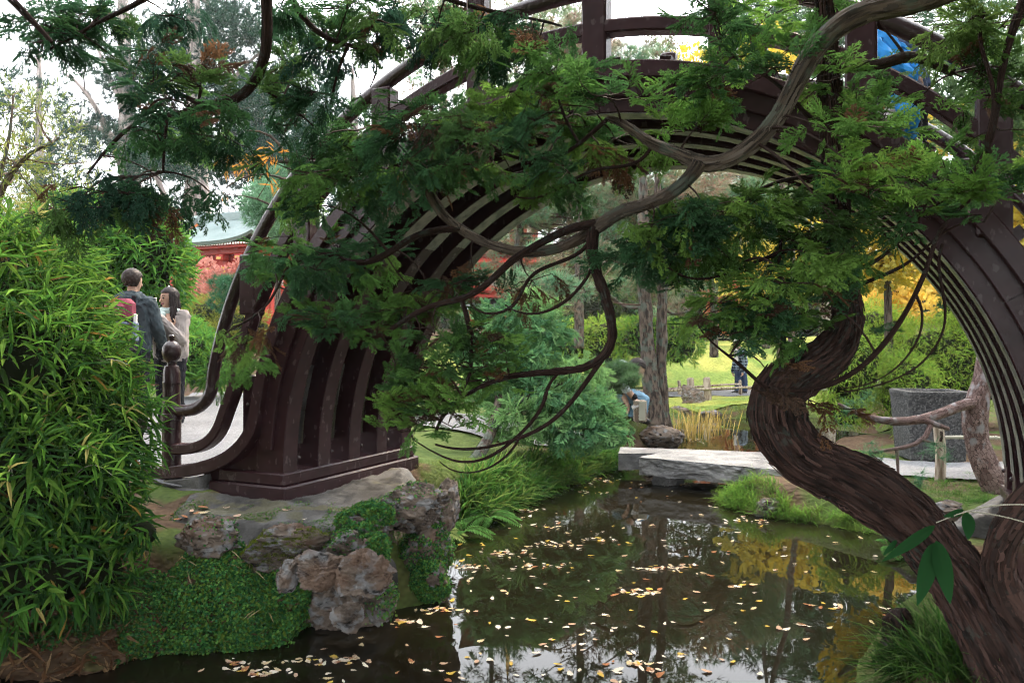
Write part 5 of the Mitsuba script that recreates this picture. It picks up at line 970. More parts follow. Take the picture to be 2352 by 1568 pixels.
keep = (px[:, 0] > 245 + 90 * meshkit.noise(np.column_stack([px[:, 1] / 40, px[:, 1] * 0, px[:, 1] * 0]))) & (meshkit.fbm(P_ * [7, 7, 3], 3, 9) > .30)
creeper(P_[keep], N_[keep], .0165, CREEP, .03, 'ground_cover', 'dense curtain of tiny round green leaves falling over the left shore')
P_, N_ = [], []
for nm, n, fc in (('corner', 3500, (0, -.6, 1)), ('low', 9000, (-.3, -1, .2)), ('back', 9000, (0, -.4, 1)), ('gap', 4500, (0, -.7, 1)), ('big', 1200, (-.8, .2, 1)), ('left', 250, (.9, 0, .6)), ('face', 600, (.5, -.3, 1)), ('mid', 900, (.6, 0, 1))):
    a, b = on_mesh(R[nm][1], n, .02, fc); P_.append(a); N_.append(b)
P_, N_ = np.concatenate(P_), np.concatenate(N_)
keep = meshkit.fbm(P_ * 6, 3, 12) > .40
creeper(P_[keep], N_[keep], .0145, CREEP, .022, 'ground_cover', 'patches of small leaved creeper between the shore rocks')
a, b = on_mesh(m4, 9000, .0, (.3, -1, .7)); kk = meshkit.fbm(a * 4.5, 3, 31) > .53; a2, b2 = on_mesh(m3, 5000, .0, (-.3, -1, .6)); k2 = meshkit.fbm(a2 * 4.5, 3, 33) > .47
creeper(np.vstack([a[kk], a2[k2]]), np.vstack([b[kk], b2[k2]]), .017, [(.035, .10, .03), (.05, .13, .04), (.08, .10, .03)], .03, 'ground_cover', 'sparse creeper on the dark shore under the bamboo')
foot = trimesh.Trimesh(fv, np.vstack([ff[:, [0, 1, 2]], ff[:, [0, 2, 3]]]), process=False)
a, b = on_mesh(foot, 24000, .05, (0, -.9, .8)); kk = (meshkit.fbm(a * 3.6, 3, 41) > .50 + np.clip((a[:, 1] - 5.1) * .18, -.08, .12)) & (a[:, 1] < 5.75)
creeper(a[kk], b[kk], .012, [(.05, .14, .04), (.08, .17, .04), (.10, .14, .03)], .014, 'ground_cover', 'low moss and creeper growing on the concrete footing')
# moss caps
a, b = on_mesh(R['mossy'][1], 9000, .05, (-.35, -.2, 1)); kk = meshkit.fbm(a * 5, 2, 3) > .42
d = norm(b + rng.normal(size=b.shape) * .5)[kk]; lab(leaves([BLADE_LO], a[kk], d, rand_unit(len(d)), .016, palette(len(d), [(.13, .17, .02), (.18, .21, .03), (.09, .12, .02)])).put('moss', 'leaf_mat'), 'bright yellow green moss capping a long shore rock', kind='stuff')
GR = [(.07, .17, .03), (.10, .22, .04), (.05, .12, .03), (.15, .24, .05)]
STRAW = [(.45, .33, .10), (.55, .42, .16), (.38, .30, .09)]
def grass(key, label, pts, nr, cols, length, blades=26, lean=(0, -.2, 0), width=.035, spread=.03, up=1.0, mat='leaf_mat'):
    tpl = [make_grass(width, b) for b in (.15, .45, .8)]; n = len(pts)
    p = np.repeat(pts, blades, 0) + rng.normal(size=(n * blades, 3)) * [spread, spread, .004]
    d = norm(np.array([0, 0, up]) + np.array(lean) + rng.normal(size=p.shape) * [.55, .55, .2]); tint = np.repeat(palette(n, cols, jit=.2), blades, 0) * rng.uniform(.7, 1.3, (len(p), 1))
    mb = leaves(tpl, p, d, np.tile([0, 0, 1.0], (len(p), 1)) + rng.normal(size=p.shape) * .2, length * rng.uniform(.55, 1.2, len(p)), tint)
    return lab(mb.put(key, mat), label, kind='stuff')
P_, N_ = on_land([(1050, 1230), (1060, 1120), (1130, 1090), (1220, 1060), (1300, 1045), (1380, 1040), (1440, 1060), (1430, 1085), (1300, 1125), (1200, 1175), (1100, 1215)], 360)
grass('grass', 'long drooping green grass along the left bank to the slabs', P_, N_, [(.08, .20, .04), (.12, .26, .05), (.04, .10, .03), (.20, .28, .07)], .26, 18, (.25, -.35, 0), .05)
P_, N_ = on_land([(1640, 1120), (1740, 1090), (1790, 1130), (1830, 1170), (1960, 1195), (2010, 1225), (1850, 1215), (1760, 1195), (1650, 1160)], 150)
grass('grass', 'bright grass tufts and moss on the right bank beside the slab', P_, N_, [(.14, .28, .05), (.20, .32, .06), (.10, .22, .04)], .14, 26, (-.2, -.3, 0))
P_, N_ = on_land([(2070, 1100), (2260, 1090), (2290, 1150), (2200, 1165), (2090, 1150)], 150)
grass('grass', 'short mown grass between the right path and the grey boulder', P_, N_, GR, .06, 24)
P_, N_ = on_land([(2030, 1568), (2060, 1510), (2110, 1460), (2150, 1430), (2250, 1480), (2330, 1568)], 85)
grass('grass', 'long glossy grass arching over the water at the bottom right', P_, N_, [(.06, .15, .03), (.10, .22, .04), (.03, .08, .02), (.20, .30, .10)], .21, 18, (-.6, -.1, 0), .034, mat='glossy_leaf_mat')
P_, N_ = on_land([(1440, 990), (1500, 960), (1560, 975), (1560, 1000), (1480, 1000)], 500, dr_=(10.5, 14))
grass('moss', 'yellow moss mound under the twin trees', P_, N_, [(.20, .22, .03), (.26, .25, .04), (.13, .18, .03)], .03, 14, spread=.05)
P_, N_ = on_land([(950, 1060), (1100, 1050), (1230, 1030), (1150, 1100), (1060, 1130), (960, 1110)], 260)
grass('grass', 'thin grass and moss on the slope behind the left pedestal', P_, N_, [(.16, .20, .04), (.09, .16, .04)], .05, 20)
P_, N_ = on_land([(1500, 930), (1720, 925), (1720, 960), (1560, 975)], 300, dr_=(15, 20))
grass('grass', 'sunny grass on the far shore', P_, N_, [(.22, .30, .06), (.30, .34, .08)], .10, 16)
# reeds standing in the far pond
def reeds(label, spots, h, n):
    t = thing('reed_clump', label, 'reeds'); P = np.array([W(*s) for s in spots]); P[:, 2] = .0
    tpl = [make_grass(.03, b) for b in (.02, .12, .3)]; p = np.repeat(P, n, 0) + rng.normal(size=(len(P) * n, 3)) * [.13, .13, 0]
    d = norm(np.array([0, 0, 1.0]) + rng.normal(size=p.shape) * [.16, .16, .05])
    lab(leaves(tpl, p, d, rand_unit(len(p)), h * rng.uniform(.5, 1.15, len(p)), palette(len(p), STRAW)).put(t + '__blades', 'leaf_mat'), kind='stuff')
reeds('straw yellow reeds standing in the far pond in front of the pointed rock', [(1590, 1015, 13.2), (1620, 1010, 13.4), (1560, 1005, 13.6), (1650, 1000, 14), (1600, 1000, 13.8)], .55, 26)
reeds('straw yellow reeds at the water beside the big trunk', [(1870, 1045, 10.9), (1890, 1050, 10.7), (1905, 1040, 11), (1850, 1030, 11.3)], .34, 34)
# ferns
def fern(label, px, py, d, n, L, pale=False):
    t = thing('fern', label, 'fern'); b = W(px, py, d); b[2] = max(float(ground(b[:1], b[1:2])[0]), .05)
    mb = MB()
    for i in range(n):
        a = rng.uniform(0, 6.28); dv = norm(np.array([math.cos(a), math.sin(a) - .3, .9])); m = 22; tt = np.linspace(0, 1, m)
        cv = b + dv * L * tt[:, None] + np.array([dv[0] * .3, dv[1] * .3, -.75]) * L * tt[:, None] ** 2; tg = norm(np.gradient(cv, axis=0)); sd = norm(np.cross(tg, [0, 0, 1.0]))
        mb.add(*tube(cv, np.linspace(.003, .001, m), 3, cap=False)[:2], c=(.10, .14, .05))
        for s in (-1, 1):
            w = L * .30 * np.sin(np.pi * np.clip(tt * .92 + .08, 0, 1)) ** .7; col = palette(m - 2, [(.26, .34, .12)] if pale else [(.08, .20, .05), (.11, .25, .07)])
            mb.add(*scatter(BLADE_LO, cv[2:], frames(norm(sd[2:] * s + tg[2:] * .55), np.tile([0, 0, 1.0], (m - 2, 1))), np.stack([w[2:], w[2:] * 1.2 * 0 + .11 * 1.1, w[2:]], 1), col))
    mb.put(t + '__frond', 'leaf_mat')
fern('pale green fern on the slope behind the left pedestal', 1010, 1100, 6.6, 7, .26, True)
fern('green fern hanging over the water beside the pale rock', 1120, 1165, 7.2, 10, .34)
fern('second fern lower on the left bank, nearest the pale rock', 1062, 1190, 6.7, 9, .30)
fern('fern in the right bank below the grey boulder', 2040, 1230, 6.2, 8, .22)
# ---------------------------------------------------------------- fallen leaves
LF = []
for i in range(6):
    r = np.random.default_rng(300 + i); n = 12; a = np.arange(n) * 2 * np.pi / n
    rad = 1 + .12 * np.cos(3 * a + r.uniform(0, 6)) + r.normal(0, .05, n)
    rim = np.column_stack([.5 * np.cos(a) * rad + .06 * (np.cos(a) > .9), r.uniform(.22, .34) * np.sin(a) * rad, .10 * r.uniform(.2, 1.2) * np.cos(2 * a + r.uniform(0, 3)) * .5 + .05])
    v = np.vstack([[0, 0, .012], rim]); f = [[0, 1 + k, 1 + (k + 1) % n] for k in range(n)]
    st = np.array([[-.48, -.012, .03], [-.85, -.008, .06], [-.85, .008, .06], [-.48, .012, .03]]); v = np.vstack([v, st]); f += [[n + 1, n + 2, n + 3], [n + 1, n + 3, n + 4]]
    LF.append((v, np.array(f), np.ones(len(v))))
LCOL = [(.60, .48, .30), (.70, .61, .50), (.60, .42, .10), (.36, .17, .09), (.52, .36, .26), (.74, .68, .58)]
for i, c in enumerate(LCOL): scene[f'fallen_leaf_mat_{i}'] = {'type': 'principledthin', 'base_color': {'type': 'rgb', 'value': list(c)}, 'roughness': .5, 'spec_trans': 0.0, 'diff_trans': .25, 'eta': 1.4}
LP = [[mikit.ply((v, f), f'fallen_leaf_mat_{j}') for v, f, _ in LF] for j in range(len(LCOL))]
WATER_PX = [(1040, 1260), (1120, 1215), (1220, 1175), (1330, 1120), (1440, 1095), (1640, 1160), (1760, 1200), (2000, 1235), (2080, 1290), (2040, 1420), (1900, 1540), (1850, 1568), (1000, 1568), (700, 1568), (560, 1545), (900, 1440), (1010, 1380)]
BANDS = [(1160, 1270, 60, 14), (1260, 1205, 55, 8), (1240, 1300, 70, 14), (1500, 1305, 60, 12), (1480, 1360, 60, 14), (1560, 1300, 50, 8), (1380, 1240, 50, 8), (1280, 1250, 60, 10), (1080, 1300, 40, 10), (1450, 1525, 50, 8), (1700, 1345, 30, 5), (1990, 1210, 50, 14), (2080, 1235, 40, 12), (1740, 1195, 60, 10), (930, 1430, 50, 8), (760, 1520, 90, 16), (610, 1545, 60, 12), (560, 1530, 70, 9), (1010, 1400, 40, 10), (1580, 1110, 40, 8), (1400, 1100, 60, 9), (1200, 1170, 50, 10), (1340, 1130, 50, 8), (1600, 1010, 60, 14), (1560, 1035, 40, 12), (1900, 1390, 60, 6), (1530, 1060, 30, 6)]
spots = []
for cx, cy_, sp, n in BANDS:
    for _ in range(int(n * 1.9)): spots.append((cx + rng.normal() * sp * .5, cy_ + rng.normal() * sp * .07 + 1.5))
spots += [tuple(q) for q in in_poly(WATER_PX, 230)]
pos = []
for a, b in spots:
    if b < 800: continue
    d = F * EYE / (b - 784); p = W(a, b, d)
    if shapely.contains_xy(POND.buffer(-.02), p[0], p[1]): pos.append(p)
pos.sort(key=lambda p: p[1]); mbw = MB()
for i, p in enumerate(pos):
    j, m = rng.choice(len(LCOL), p=[.23, .22, .12, .11, .12, .20]), rng.integers(6); M = np.eye(4); a = rng.uniform(0, 6.28); sz = rng.uniform(.024, .060)
    tl = rng.normal() * .10; M[:3, :3] = np.array([[math.cos(a), -math.sin(a), 0], [math.sin(a), math.cos(a), 0], [tl, tl * .5, 1]]) * sz; M[:3, 3] = [p[0], p[1], .003 + rng.uniform(0, .004)]
    if i < 300:
        k = numbered('floating_leaf'); scene[k] = {**LP[j][m], 'to_world': T(M.tolist())}; ck = ['tan', 'cream', 'yellow', 'reddish brown', 'light brown', 'ivory'][j]; lab(k, f'small {ck} fallen leaf floating on the pond', 'fallen leaf', f'{ck} leaves floating on the pond')
    else: mbw.add(LF[m][0] @ M[:3, :3].T + M[:3, 3], LF[m][1], LCOL[j])
if mbw.n: lab(mbw.put('floating_leaves', 'leaf_mat'), 'scattered fallen leaves far out on the pond', kind='stuff')
foot = trimesh.Trimesh(fv, np.vstack([ff[:, [0, 1, 2]], ff[:, [0, 2, 3]]]), process=False)
fk = cKDTree(fv[:, :2])
for a, b, j in ((398, 1137, 3), (410, 1155, 3), (425, 1158, 3), (440, 1152, 4), (452, 1160, 3), (468, 1140, 3), (545, 1180, 4), (520, 1145, 4), (700, 1190, 1), (660, 1165, 4), (370, 1165, 1), (355, 1150, 5), (342, 1140, 3), (470, 1165, 0), (380, 1120, 3), (400, 1170, 3)):
    d = 5.55 - (b - 1137) * .008; p = W(a, b, d); p[2] = fv[fk.query(p[:2])[1], 2] + .012; al = rng.uniform(0, 6.28); sz = rng.uniform(.05, .085)
    M = np.eye(4); M[:3, :3] = np.array([[math.cos(al), -math.sin(al), 0], [math.sin(al), math.cos(al), 0], [.1, .1, 1]]) * sz; M[:3, 3] = p
    k = numbered('fallen_leaf'); scene[k] = {**LP[j][rng.integers(6)], 'to_world': T(M.tolist())}; lab(k, 'dry fallen leaf on the concrete footing', 'fallen leaf', 'dry leaves on the concrete footing')
# bamboo litter on the dark shore at the lower left
n = 800; a, b = on_mesh(m4, n, .02, (.2, -1, .8)); a2, b2 = on_mesh(m3, 160, .02, (-.3, -1, .6)); a, b = np.vstack([a, a2]), np.vstack([b, b2])
lab(leaves([BLADE_LO], a + b * .01, norm(np.cross(b, rand_unit(len(a))) + [0, 0, -.2]), norm(b + rng.normal(size=b.shape) * .2), .11 * rng.uniform(.6, 1.3, len(a)), palette(len(a), [(.20, .11, .06), (.28, .18, .10), (.13, .07, .04)])).put('leaf_litter', 'leaf_mat'), 'brown dry bamboo leaves littering the dark shore at the lower left', kind='stuff')
# dry straws lying on the curtain
a, b = on_mesh(m1, 60, .1, (0, -.6, 1)); lab(leaves([(BLADE_LO[0] * [1, .5, 1], BLADE_LO[1], BLADE_LO[2])], a + b * .035, norm(np.cross(b, rand_unit(len(a)))), b, .10, palette(len(a), [(.42, .30, .16), (.5, .4, .25)])).put('leaf_litter', 'leaf_mat'), 'pale dry straws lying on the green creeper curtain', kind='stuff')
# broken stumps and bamboo spray in front
def stump(label, px, py, d, w, h, seed):
    b = W(px, py, d); b[2] = float(ground(b[:1], b[1:2])[0]) - .03; r = w * d / F / 2
    q = resample([[*b, r * 1.25], [b[0] + .01, b[1], b[2] + h * .5, r], [b[0] - .02, b[1], b[2] + h, r * .62]], .012); v, f, uv = tube(q[:, :3], q[:, 3], 26, bark_disp(r * .3, 3, 5, .35, seed))
    k = put('stump', (v, f), 'bark_red', True, uv=uv); lab(k, label, 'stump')
stump('dark broken stump in the grass at the bottom edge', 2065, 1568, 3.45, 84, .22, 3)
stump('small broken stump on the slope behind the left pedestal', 965, 1085, 6.75, 26, .17, 5)
def long_blade(width, droop):
    xs = np.linspace(0, 1, 14); w = np.sin(np.pi * np.clip(xs, 0, 1) ** .75) ** .8 * width / 2 + .001; V = np.array([[[x, -k, -droop * x * x + .10 * k], [x, 0, -droop * x * x], [x, k, -droop * x * x + .10 * k]] for x, k in zip(xs, w)]).reshape(-1, 3)
    return V, np.array([q for i in range(13) for j in range(2) for q in ([i * 3 + j, i * 3 + j + 3, i * 3 + j + 4], [i * 3 + j, i * 3 + j + 4, i * 3 + j + 1])]), .8 + .3 * V[:, 0]
bs = thing('bamboo_sprig', 'single bamboo sprig with long dark green leaves hanging before the leaning trunk', 'bamboo')
for rows in ([(2420, 1166, 2.3, 4), (2340, 1158, 2.34, 4), (2260, 1164, 2.38, 3.5), (2190, 1184, 2.42, 3), (2150, 1200, 2.44, 2.4)], [(2400, 1215, 2.36, 4), (2330, 1192, 2.38, 3.4), (2260, 1178, 2.4, 3), (2212, 1174, 2.42, 2.4)]):
    cylimb('stem', rows, 'bamboo_mat', 6, 0, sk=[], own=bs, lump=.02)
for (a, b), (a2, b2), wd in (((2144, 1246), (2112, 1392), 44), ((2150, 1240), (2188, 1388), 46), ((2148, 1206), (2030, 1290), 26), ((2222, 1176), (2226, 1238), 34), ((2215, 1172), (2170, 1186), 16), ((2060, 1240), (2030, 1275), 14)):
    p0, p1 = W(a, b, 2.44), W(a2, b2, 2.40); L = np.linalg.norm(p1 - p0); v, f, sh = long_blade(wd * 2.42 / F / L, .06)
    put(bs + '__leaf', (v * L @ frames((p1 - p0)[None], np.array([[.1, -1, .2]]))[0].T + p0, f), 'glossy_leaf_mat', color=np.outer(sh, (.022, .08, .027)))
# ---------------------------------------------------------------- people
def skin_over(bones, fine=.02, smooth_it=12, fold=0.0):
    """one continuous surface over bones: (point, radius, point, radius)"""
    parts = []
    for a, ra, b, rb in bones:
        s1 = mfd.Manifold.sphere(ra, 20).translate(tuple(map(float, a))); s2 = mfd.Manifold.sphere(rb, 20).translate(tuple(map(float, b)))
        parts.append(mfd.Manifold.batch_hull([s1, s2]))
    m = mfd.Manifold.batch_boolean(parts, mfd.OpType.Add).refine_to_length(fine).to_mesh()
    t = trimesh.Trimesh(m.vert_properties[:, :3], m.tri_verts, process=True)
    trimesh.smoothing.filter_taubin(t, iterations=smooth_it)
    if fold: v = np.array(t.vertices); q = v * [16, 16, 26] + (v[:, 2:] * 9); t = trimesh.Trimesh(v + t.vertex_normals * ((np.abs(meshkit.fbm(q, 3, 5) - .5) * 2) ** .7 - .35)[:, None] * fold, t.faces, process=False)
    return t
def chain(*pr_): return [(pr_[i][0], pr_[i][1], pr_[i + 1][0], pr_[i + 1][1]) for i in range(len(pr_) - 1)]
def hand(wrist, way, palm, side, curl=.5, k=1.0):
    """palm, four fingers and thumb: way = along the hand, palm = towards the palm's face, side = towards the thumb"""
    w, x, p, s = (np.asarray(q, float) for q in (wrist, norm(np.asarray(way, float)), norm(np.asarray(palm, float)), norm(np.asarray(side, float))))
    b = [(w, .024 * k, w + x * .05 * k, .026 * k), (w + s * .012 * k, .02 * k, w + x * .075 * k + s * .026 * k, .013 * k), (w, .02 * k, w + x * .075 * k - s * .026 * k, .012 * k)]
    for i, (o, L) in enumerate(((.028, .070), (.010, .080), (-.009, .074), (-.026, .058))):
        r = w + x * .078 * k + s * o * k; a = curl * (.8 + .12 * i)
        q1 = r + (x * math.cos(a) + p * math.sin(a)) * L * .45 * k; q2 = q1 + (x * math.cos(2 * a) + p * math.sin(2 * a)) * L * .32 * k; q3 = q2 + (x * math.cos(2.6 * a) + p * math.sin(2.6 * a)) * L * .25 * k
        b += chain((r, .0095 * k), (q1, .0088 * k), (q2, .008 * k), (q3, .007 * k))
    t0 = w + x * .025 * k + s * .024 * k; t1 = t0 + (x * .6 + s * .7 + p * .3) * .038 * k; t2 = t1 + (x * .9 + s * .1 + p * .45 * (curl + .3)) * .03 * k
    return b + chain((t0, .013 * k), (t1, .0105 * k), (t2, .0085 * k))
def head(c, face, r=.098, upv=(0, 0, 1)):
    """skull, jaw, nose, ears as bones; c = middle of the head, face = where it looks"""
    f = norm(np.asarray(face, float)); u = norm(np.asarray(upv, float) - f * (f @ np.asarray(upv, float)) * .0); s = norm(np.cross(f, u)); u = np.cross(s, f); c = np.asarray(c, float); k = r / .098
    b = [(c + u * .03 * k - f * .012 * k, .088 * k, c + u * .022 * k + f * .018 * k, .078 * k), (c + f * .03 * k, .068 * k, c - u * .07 * k + f * .045 * k, .046 * k), (c - u * .085 * k + f * .06 * k, .03 * k, c - u * .05 * k + f * .04 * k, .05 * k),
         (c + u * .015 * k + f * .092 * k, .010 * k, c - u * .022 * k + f * .112 * k, .014 * k), (c - u * .055 * k + f * .088 * k, .013 * k, c - u * .058 * k + f * .088 * k, .013 * k)]
    for q in (-1, 1): b.append((c + s * q * .082 * k - f * .008 * k + u * .02 * k, .017 * k, c + s * q * .080 * k - f * .004 * k - u * .02 * k, .012 * k))
    return b, f, s, u
cloth('skin_mat', (.46, .29, .215), .6, .06); cloth('dark_hair', (.022, .016, .016), .5, .3); cloth('brown_hair', (.03, .021, .018), .5, .4)
cloth('slate_cloth', (.045, .06, .07)); cloth('maroon_cloth', (.20, .045, .07)); cloth('black_cloth', (.014, .014, .018)); cloth('grey_jacket', (.30, .265, .25), var=.12); cloth('denim_dark', (.035, .055, .11)); cloth('denim_light', (.17, .30, .42), var=.3)
cloth('white_shirt', (.62, .66, .70), var=.3); cloth('mint_scarf', (.55, .66, .64), var=.25); cloth('blue_jacket', (.03, .24, .60), var=.15); cloth('pale_cloth', (.62, .60, .58), var=.15); cloth('pink_cloth', (.62, .03, .25)); cloth('blue_grey_cloth', (.12, .15, .21))
scene['plaid_mat'] = two(pr(mikit.proc(lambda p, n, uv: MIX((.02, .03, .045), (.20, .26, .33), SS(.4, .6, .5 + .25 * dr.sin(p.z * 70) + .25 * dr.sin((p.x + p.y) * 70)))), .85, .2))
scene['floral_mat'] = two(pr(mikit.proc(lambda p, n, uv: MIX((.012, .012, .015), MIX((.6, .08, .12), (.55, .42, .1), N(p.x * 30 + 9, p.y * 30, p.z * 30)), SS(.70, .78, N(p.x * 36, p.y * 36, p.z * 36)))), .8, .2))
scene['shoe_mat'] = pr((.02, .018, .018), .5, .4)
def hair_cap(c, f, s, u, k, drop=.03, back=.03, thick=.012, seed=0, fringe=.04):
    """hair as a shell over the skull, ragged at its lower edge"""
    m = trimesh.creation.icosphere(subdivisions=4); v = np.array(m.vertices); A = np.stack([f, s, u]); 
    low = -.25 - drop * 6; lim = np.where(v[:, 0] > .25, .38 - fringe, low) + .14 * (meshkit.noise(v * 7, seed) - .5)
    keep = (v[m.faces][:, :, 2] > lim[m.faces]).all(1)
    q = v * np.array([.106, .096, .105]) * k * (1 + thick * 3 + .10 * (meshkit.fbm(v * np.array([5, 9, 5]), 3, seed) - .5)[:, None]) + np.array([-.012, 0, .028]) * k
    o = trimesh.Trimesh(q @ A + c, m.faces[keep], process=False); inn = trimesh.Trimesh((q * .9) @ A + c, m.faces[keep][:, ::-1], process=False)
    return trimesh.util.concatenate([o, inn])
def strands(roots, ends, r0, r1, wav, seed):
    g = np.random.default_rng(seed); mb = MB()
    for a, b in zip(roots, ends):
        t = np.linspace(0, 1, 14)[:, None]; w = np.sin(t * g.uniform(9, 14) + g.uniform(0, 6)) * wav * t
        cv = a * (1 - t) + b * t + norm(g.normal(size=3)) * w; mb.add(*tube(cv, np.linspace(r0, r1, 14), 6)[:2])
    return mb
class Person:
    def __init__(s, label): s.k = thing('person', label, 'person')
    def wear(s, part, bones, mat, fine=.033, it=6, label=None):
        k = put(s.k + '__' + part, skin_over(bones, fine, it, 0 if part in ('shoe', 'boot', 'watch') else .03), mat, True)
        if label: lab(k, label)
    def part(s, part, mesh, mat, smooth=True): return put(s.k + '__' + part, mesh, mat, smooth)
    def body(s, bones): put(s.k + '__body', skin_over(bones, .027, 6), 'skin_mat', True)
V3 = lambda *a: np.array(a, float)
# the man with the backpack: seen from behind, beside the hedge
mx = W(300, 645, 8.7); gzm = float(ground(mx[:1], mx[1:2])[0]); M0 = V3(mx[0], mx[1], gzm); Hm = (W(316, 621, 8.7)[2] - gzm) / 1.78
O = lambda x, y, z: M0 + V3(x, y, z) * Hm
pm = Person('man in a dark hooded jacket seen from behind, carrying a maroon backpack')
hb_, f_, s_, u_ = head(O(.01, .03, 1.665), (.45, .9, -.15))
arm_l = [(O(-.20, 0, 1.42), .065), (O(-.27, .04, 1.14), .05), (O(-.20, .24, 1.02), .038)]; arm_r = [(O(.20, 0, 1.42), .065), (O(.28, .03, 1.15), .05), (O(.25, .20, .98), .038)]
torso = [(O(0, 0, .96), .15, O(0, .0, 1.30), .155), (O(-.10, 0, .95), .10, O(-.13, 0, 1.36), .095), (O(.10, 0, .95), .10, O(.13, 0, 1.36), .095), (O(-.19, 0, 1.42), .062, O(.19, 0, 1.42), .062), (O(0, .0, 1.36), .10, O(0, .02, 1.50), .062), (O(0, .02, 1.48), .056, O(.01, .03, 1.60), .054)]
legs = sum([chain((O(q * .095, 0, .92), .092), (O(q * .10, .03, .50), .062), (O(q * .11, 0, .09), .045)) for q in (-1, 1)], [])
pm.body(torso + legs + chain(*arm_l) + chain(*arm_r) + hb_ + hand(O(-.20, .24, 1.02), (.3, .9, .1), (1, 0, 0), (0, 0, 1), .7) + hand(O(.25, .20, .98), (-.2, .9, -.2), (-1, 0, 0), (0, 0, 1), .7) + [(O(q * .11, 0, .07), .045, O(q * .12, .15, .045), .036) for q in (-1, 1)])
grow = lambda bones, d: [(a, ra + d, b, rb + d) for a, ra, b, rb in bones]
pm.wear('jacket', grow(torso[:5] + chain(*arm_l) + chain(*arm_r), .022) + [(O(-.08, -.06, 1.47), .065, O(.08, -.06, 1.47), .065), (O(-.10, .0, 1.49), .06, O(.1, 0, 1.49), .06), (O(-.08, -.09, 1.42), .05, O(.08, -.09, 1.42), .05)], 'slate_cloth', label='dark slate jacket with its hood down')
pm.wear('trousers', grow(legs, .018) + [(O(-.06, 0, .95), .13, O(.06, 0, .95), .13)], 'black_cloth')
pm.part('hair', hair_cap(O(.01, .03, 1.665), f_, s_, u_, 1.04, .10, seed=3, fringe=.1), 'brown_hair')
for q in (-1, 1): pm.wear('shoe', [(O(q * .11, -.03, .055), .055, O(q * .12, .15, .045), .045)], 'shoe_mat')
bk = thing('backpack', 'maroon and black backpack with a pale blue stripe on the man\'s back', 'backpack')
def pack(key, x0, x1, y0, y1, z0, z1, mat, bev=.02, label=None):
    m = boxm(x0, x1, y0, y1, z0, z1, bev).subdivide_to_size(.03); v = np.array(m.vertices); v[:, 1] -= .035 * np.cos(np.clip((v[:, 0]) / .19, -1, 1) * 1.5) * (v[:, 1] < -.2); 
    k = put(bk + '__' + key, trimesh.Trimesh(M0 + v * Hm, m.faces, process=False), mat, 40)
    if label: lab(k, label)
pack('main_compartment', -.165, .165, -.36, -.165, .95, 1.46, 'maroon_cloth', .05); pack('front_pocket', -.14, .14, -.43, -.355, .99, 1.18, 'maroon_cloth', .03); pack('top_pocket', -.13, .13, -.41, -.355, 1.27, 1.40, 'maroon_cloth', .025)
pack('band', -.172, .172, -.372, -.20, 1.215, 1.262, 'black_cloth', .012, 'black webbing band'); pack('band', -.150, .150, -.405, -.30, 1.183, 1.213, 'blue_grey_cloth', .01, 'pale blue grey stripe'); pack('base_panel', -.17, .17, -.39, -.17, .90, .965, 'black_cloth', .02); pack('zip', -.10, .10, -.437, -.425, 1.135, 1.142, 'orange_paint', 0, 'orange zip'); pack('zip', -.09, .09, -.418, -.405, 1.345, 1.352, 'pale_cloth', 0)
for q in (-1, 1): pack('strap', q * .115 - .025, q * .115 + .025, -.18, -.155, 1.40, 1.50, 'black_cloth', .01)
pack('side_pocket', .165, .205, -.34, -.22, 1.0, 1.22, 'blue_grey_cloth', .02); pack('bottle', .168, .20, -.31, -.25, 1.18, 1.30, 'pale_cloth', .014, 'white bottle in the side pocket')
# the woman facing him
wx = W(378, 690, 9.15); gzw = float(ground(wx[:1], wx[1:2])[0]); W0 = V3(wx[0] + .07, wx[1], gzw); Hw = (W(378, 664, 9.15)[2] - gzw) / 1.64
O = lambda x, y, z: W0 + V3(x, y, z) * Hw
pw = Person('smiling woman with long dark hair in a grey jacket, raising a white cup')
fd = (-.62, -.75, -.12); hc = O(-.01, -.02, 1.53); hb_, f_, s_, u_ = head(hc, fd, .094)
arm_r = [(O(-.16, -.02, 1.31), .055), (O(-.20, -.14, 1.07), .045), (O(-.13, -.20, 1.33), .034)]; arm_l = [(O(.155, .0, 1.30), .046), (O(.175, -.12, 1.04), .041), (O(-.04, -.24, 1.30), .034)]
torso = [(O(0, 0, .90), .13, O(0, 0, 1.12), .118), (O(0, 0, 1.12), .12, O(0, -.01, 1.24), .135), (O(-.08, 0, .88), .095, O(-.10, 0, 1.26), .08), (O(.08, 0, .88), .095, O(.10, 0, 1.26), .08), (O(-.155, 0, 1.32), .052, O(.155, 0, 1.32), .052), (O(0, 0, 1.30), .075, O(0, -.01, 1.44), .046)]
legs = sum([chain((O(q * .085, 0, .86), .085), (O(q * .09, -.02, .47), .056), (O(q * .09, .02, .09), .04)) for q in (-1, 1)], [])
pw.body(torso + legs + chain(*arm_r) + chain(*arm_l) + hb_ + hand(O(-.13, -.20, 1.33), (.1, -.1, 1), (.5, -.6, 0), (.6, .6, .2), .75, .92) + hand(O(-.04, -.24, 1.30), (-.3, -.1, .9), (-.6, -.5, 0), (-.4, .6, .3), .75, .92) + [(O(q * .09, .02, .06), .04, O(q * .10, -.14, .04), .033) for q in (-1, 1)])
pw.wear('jacket', grow([torso[0], torso[2], torso[3], torso[4]] + chain(*arm_r) + chain(*arm_l), .024) + [(O(.06, 0, .84), .125, O(.07, .02, 1.2), .12), (O(-.10, .03, .84), .10, O(-.10, .03, 1.2), .09)], 'grey_jacket', label='pale grey zipped jacket')
pw.wear('top', [(O(-.05, -.075, .88), .085, O(-.04, -.065, 1.26), .085)], 'black_cloth', label='black top')
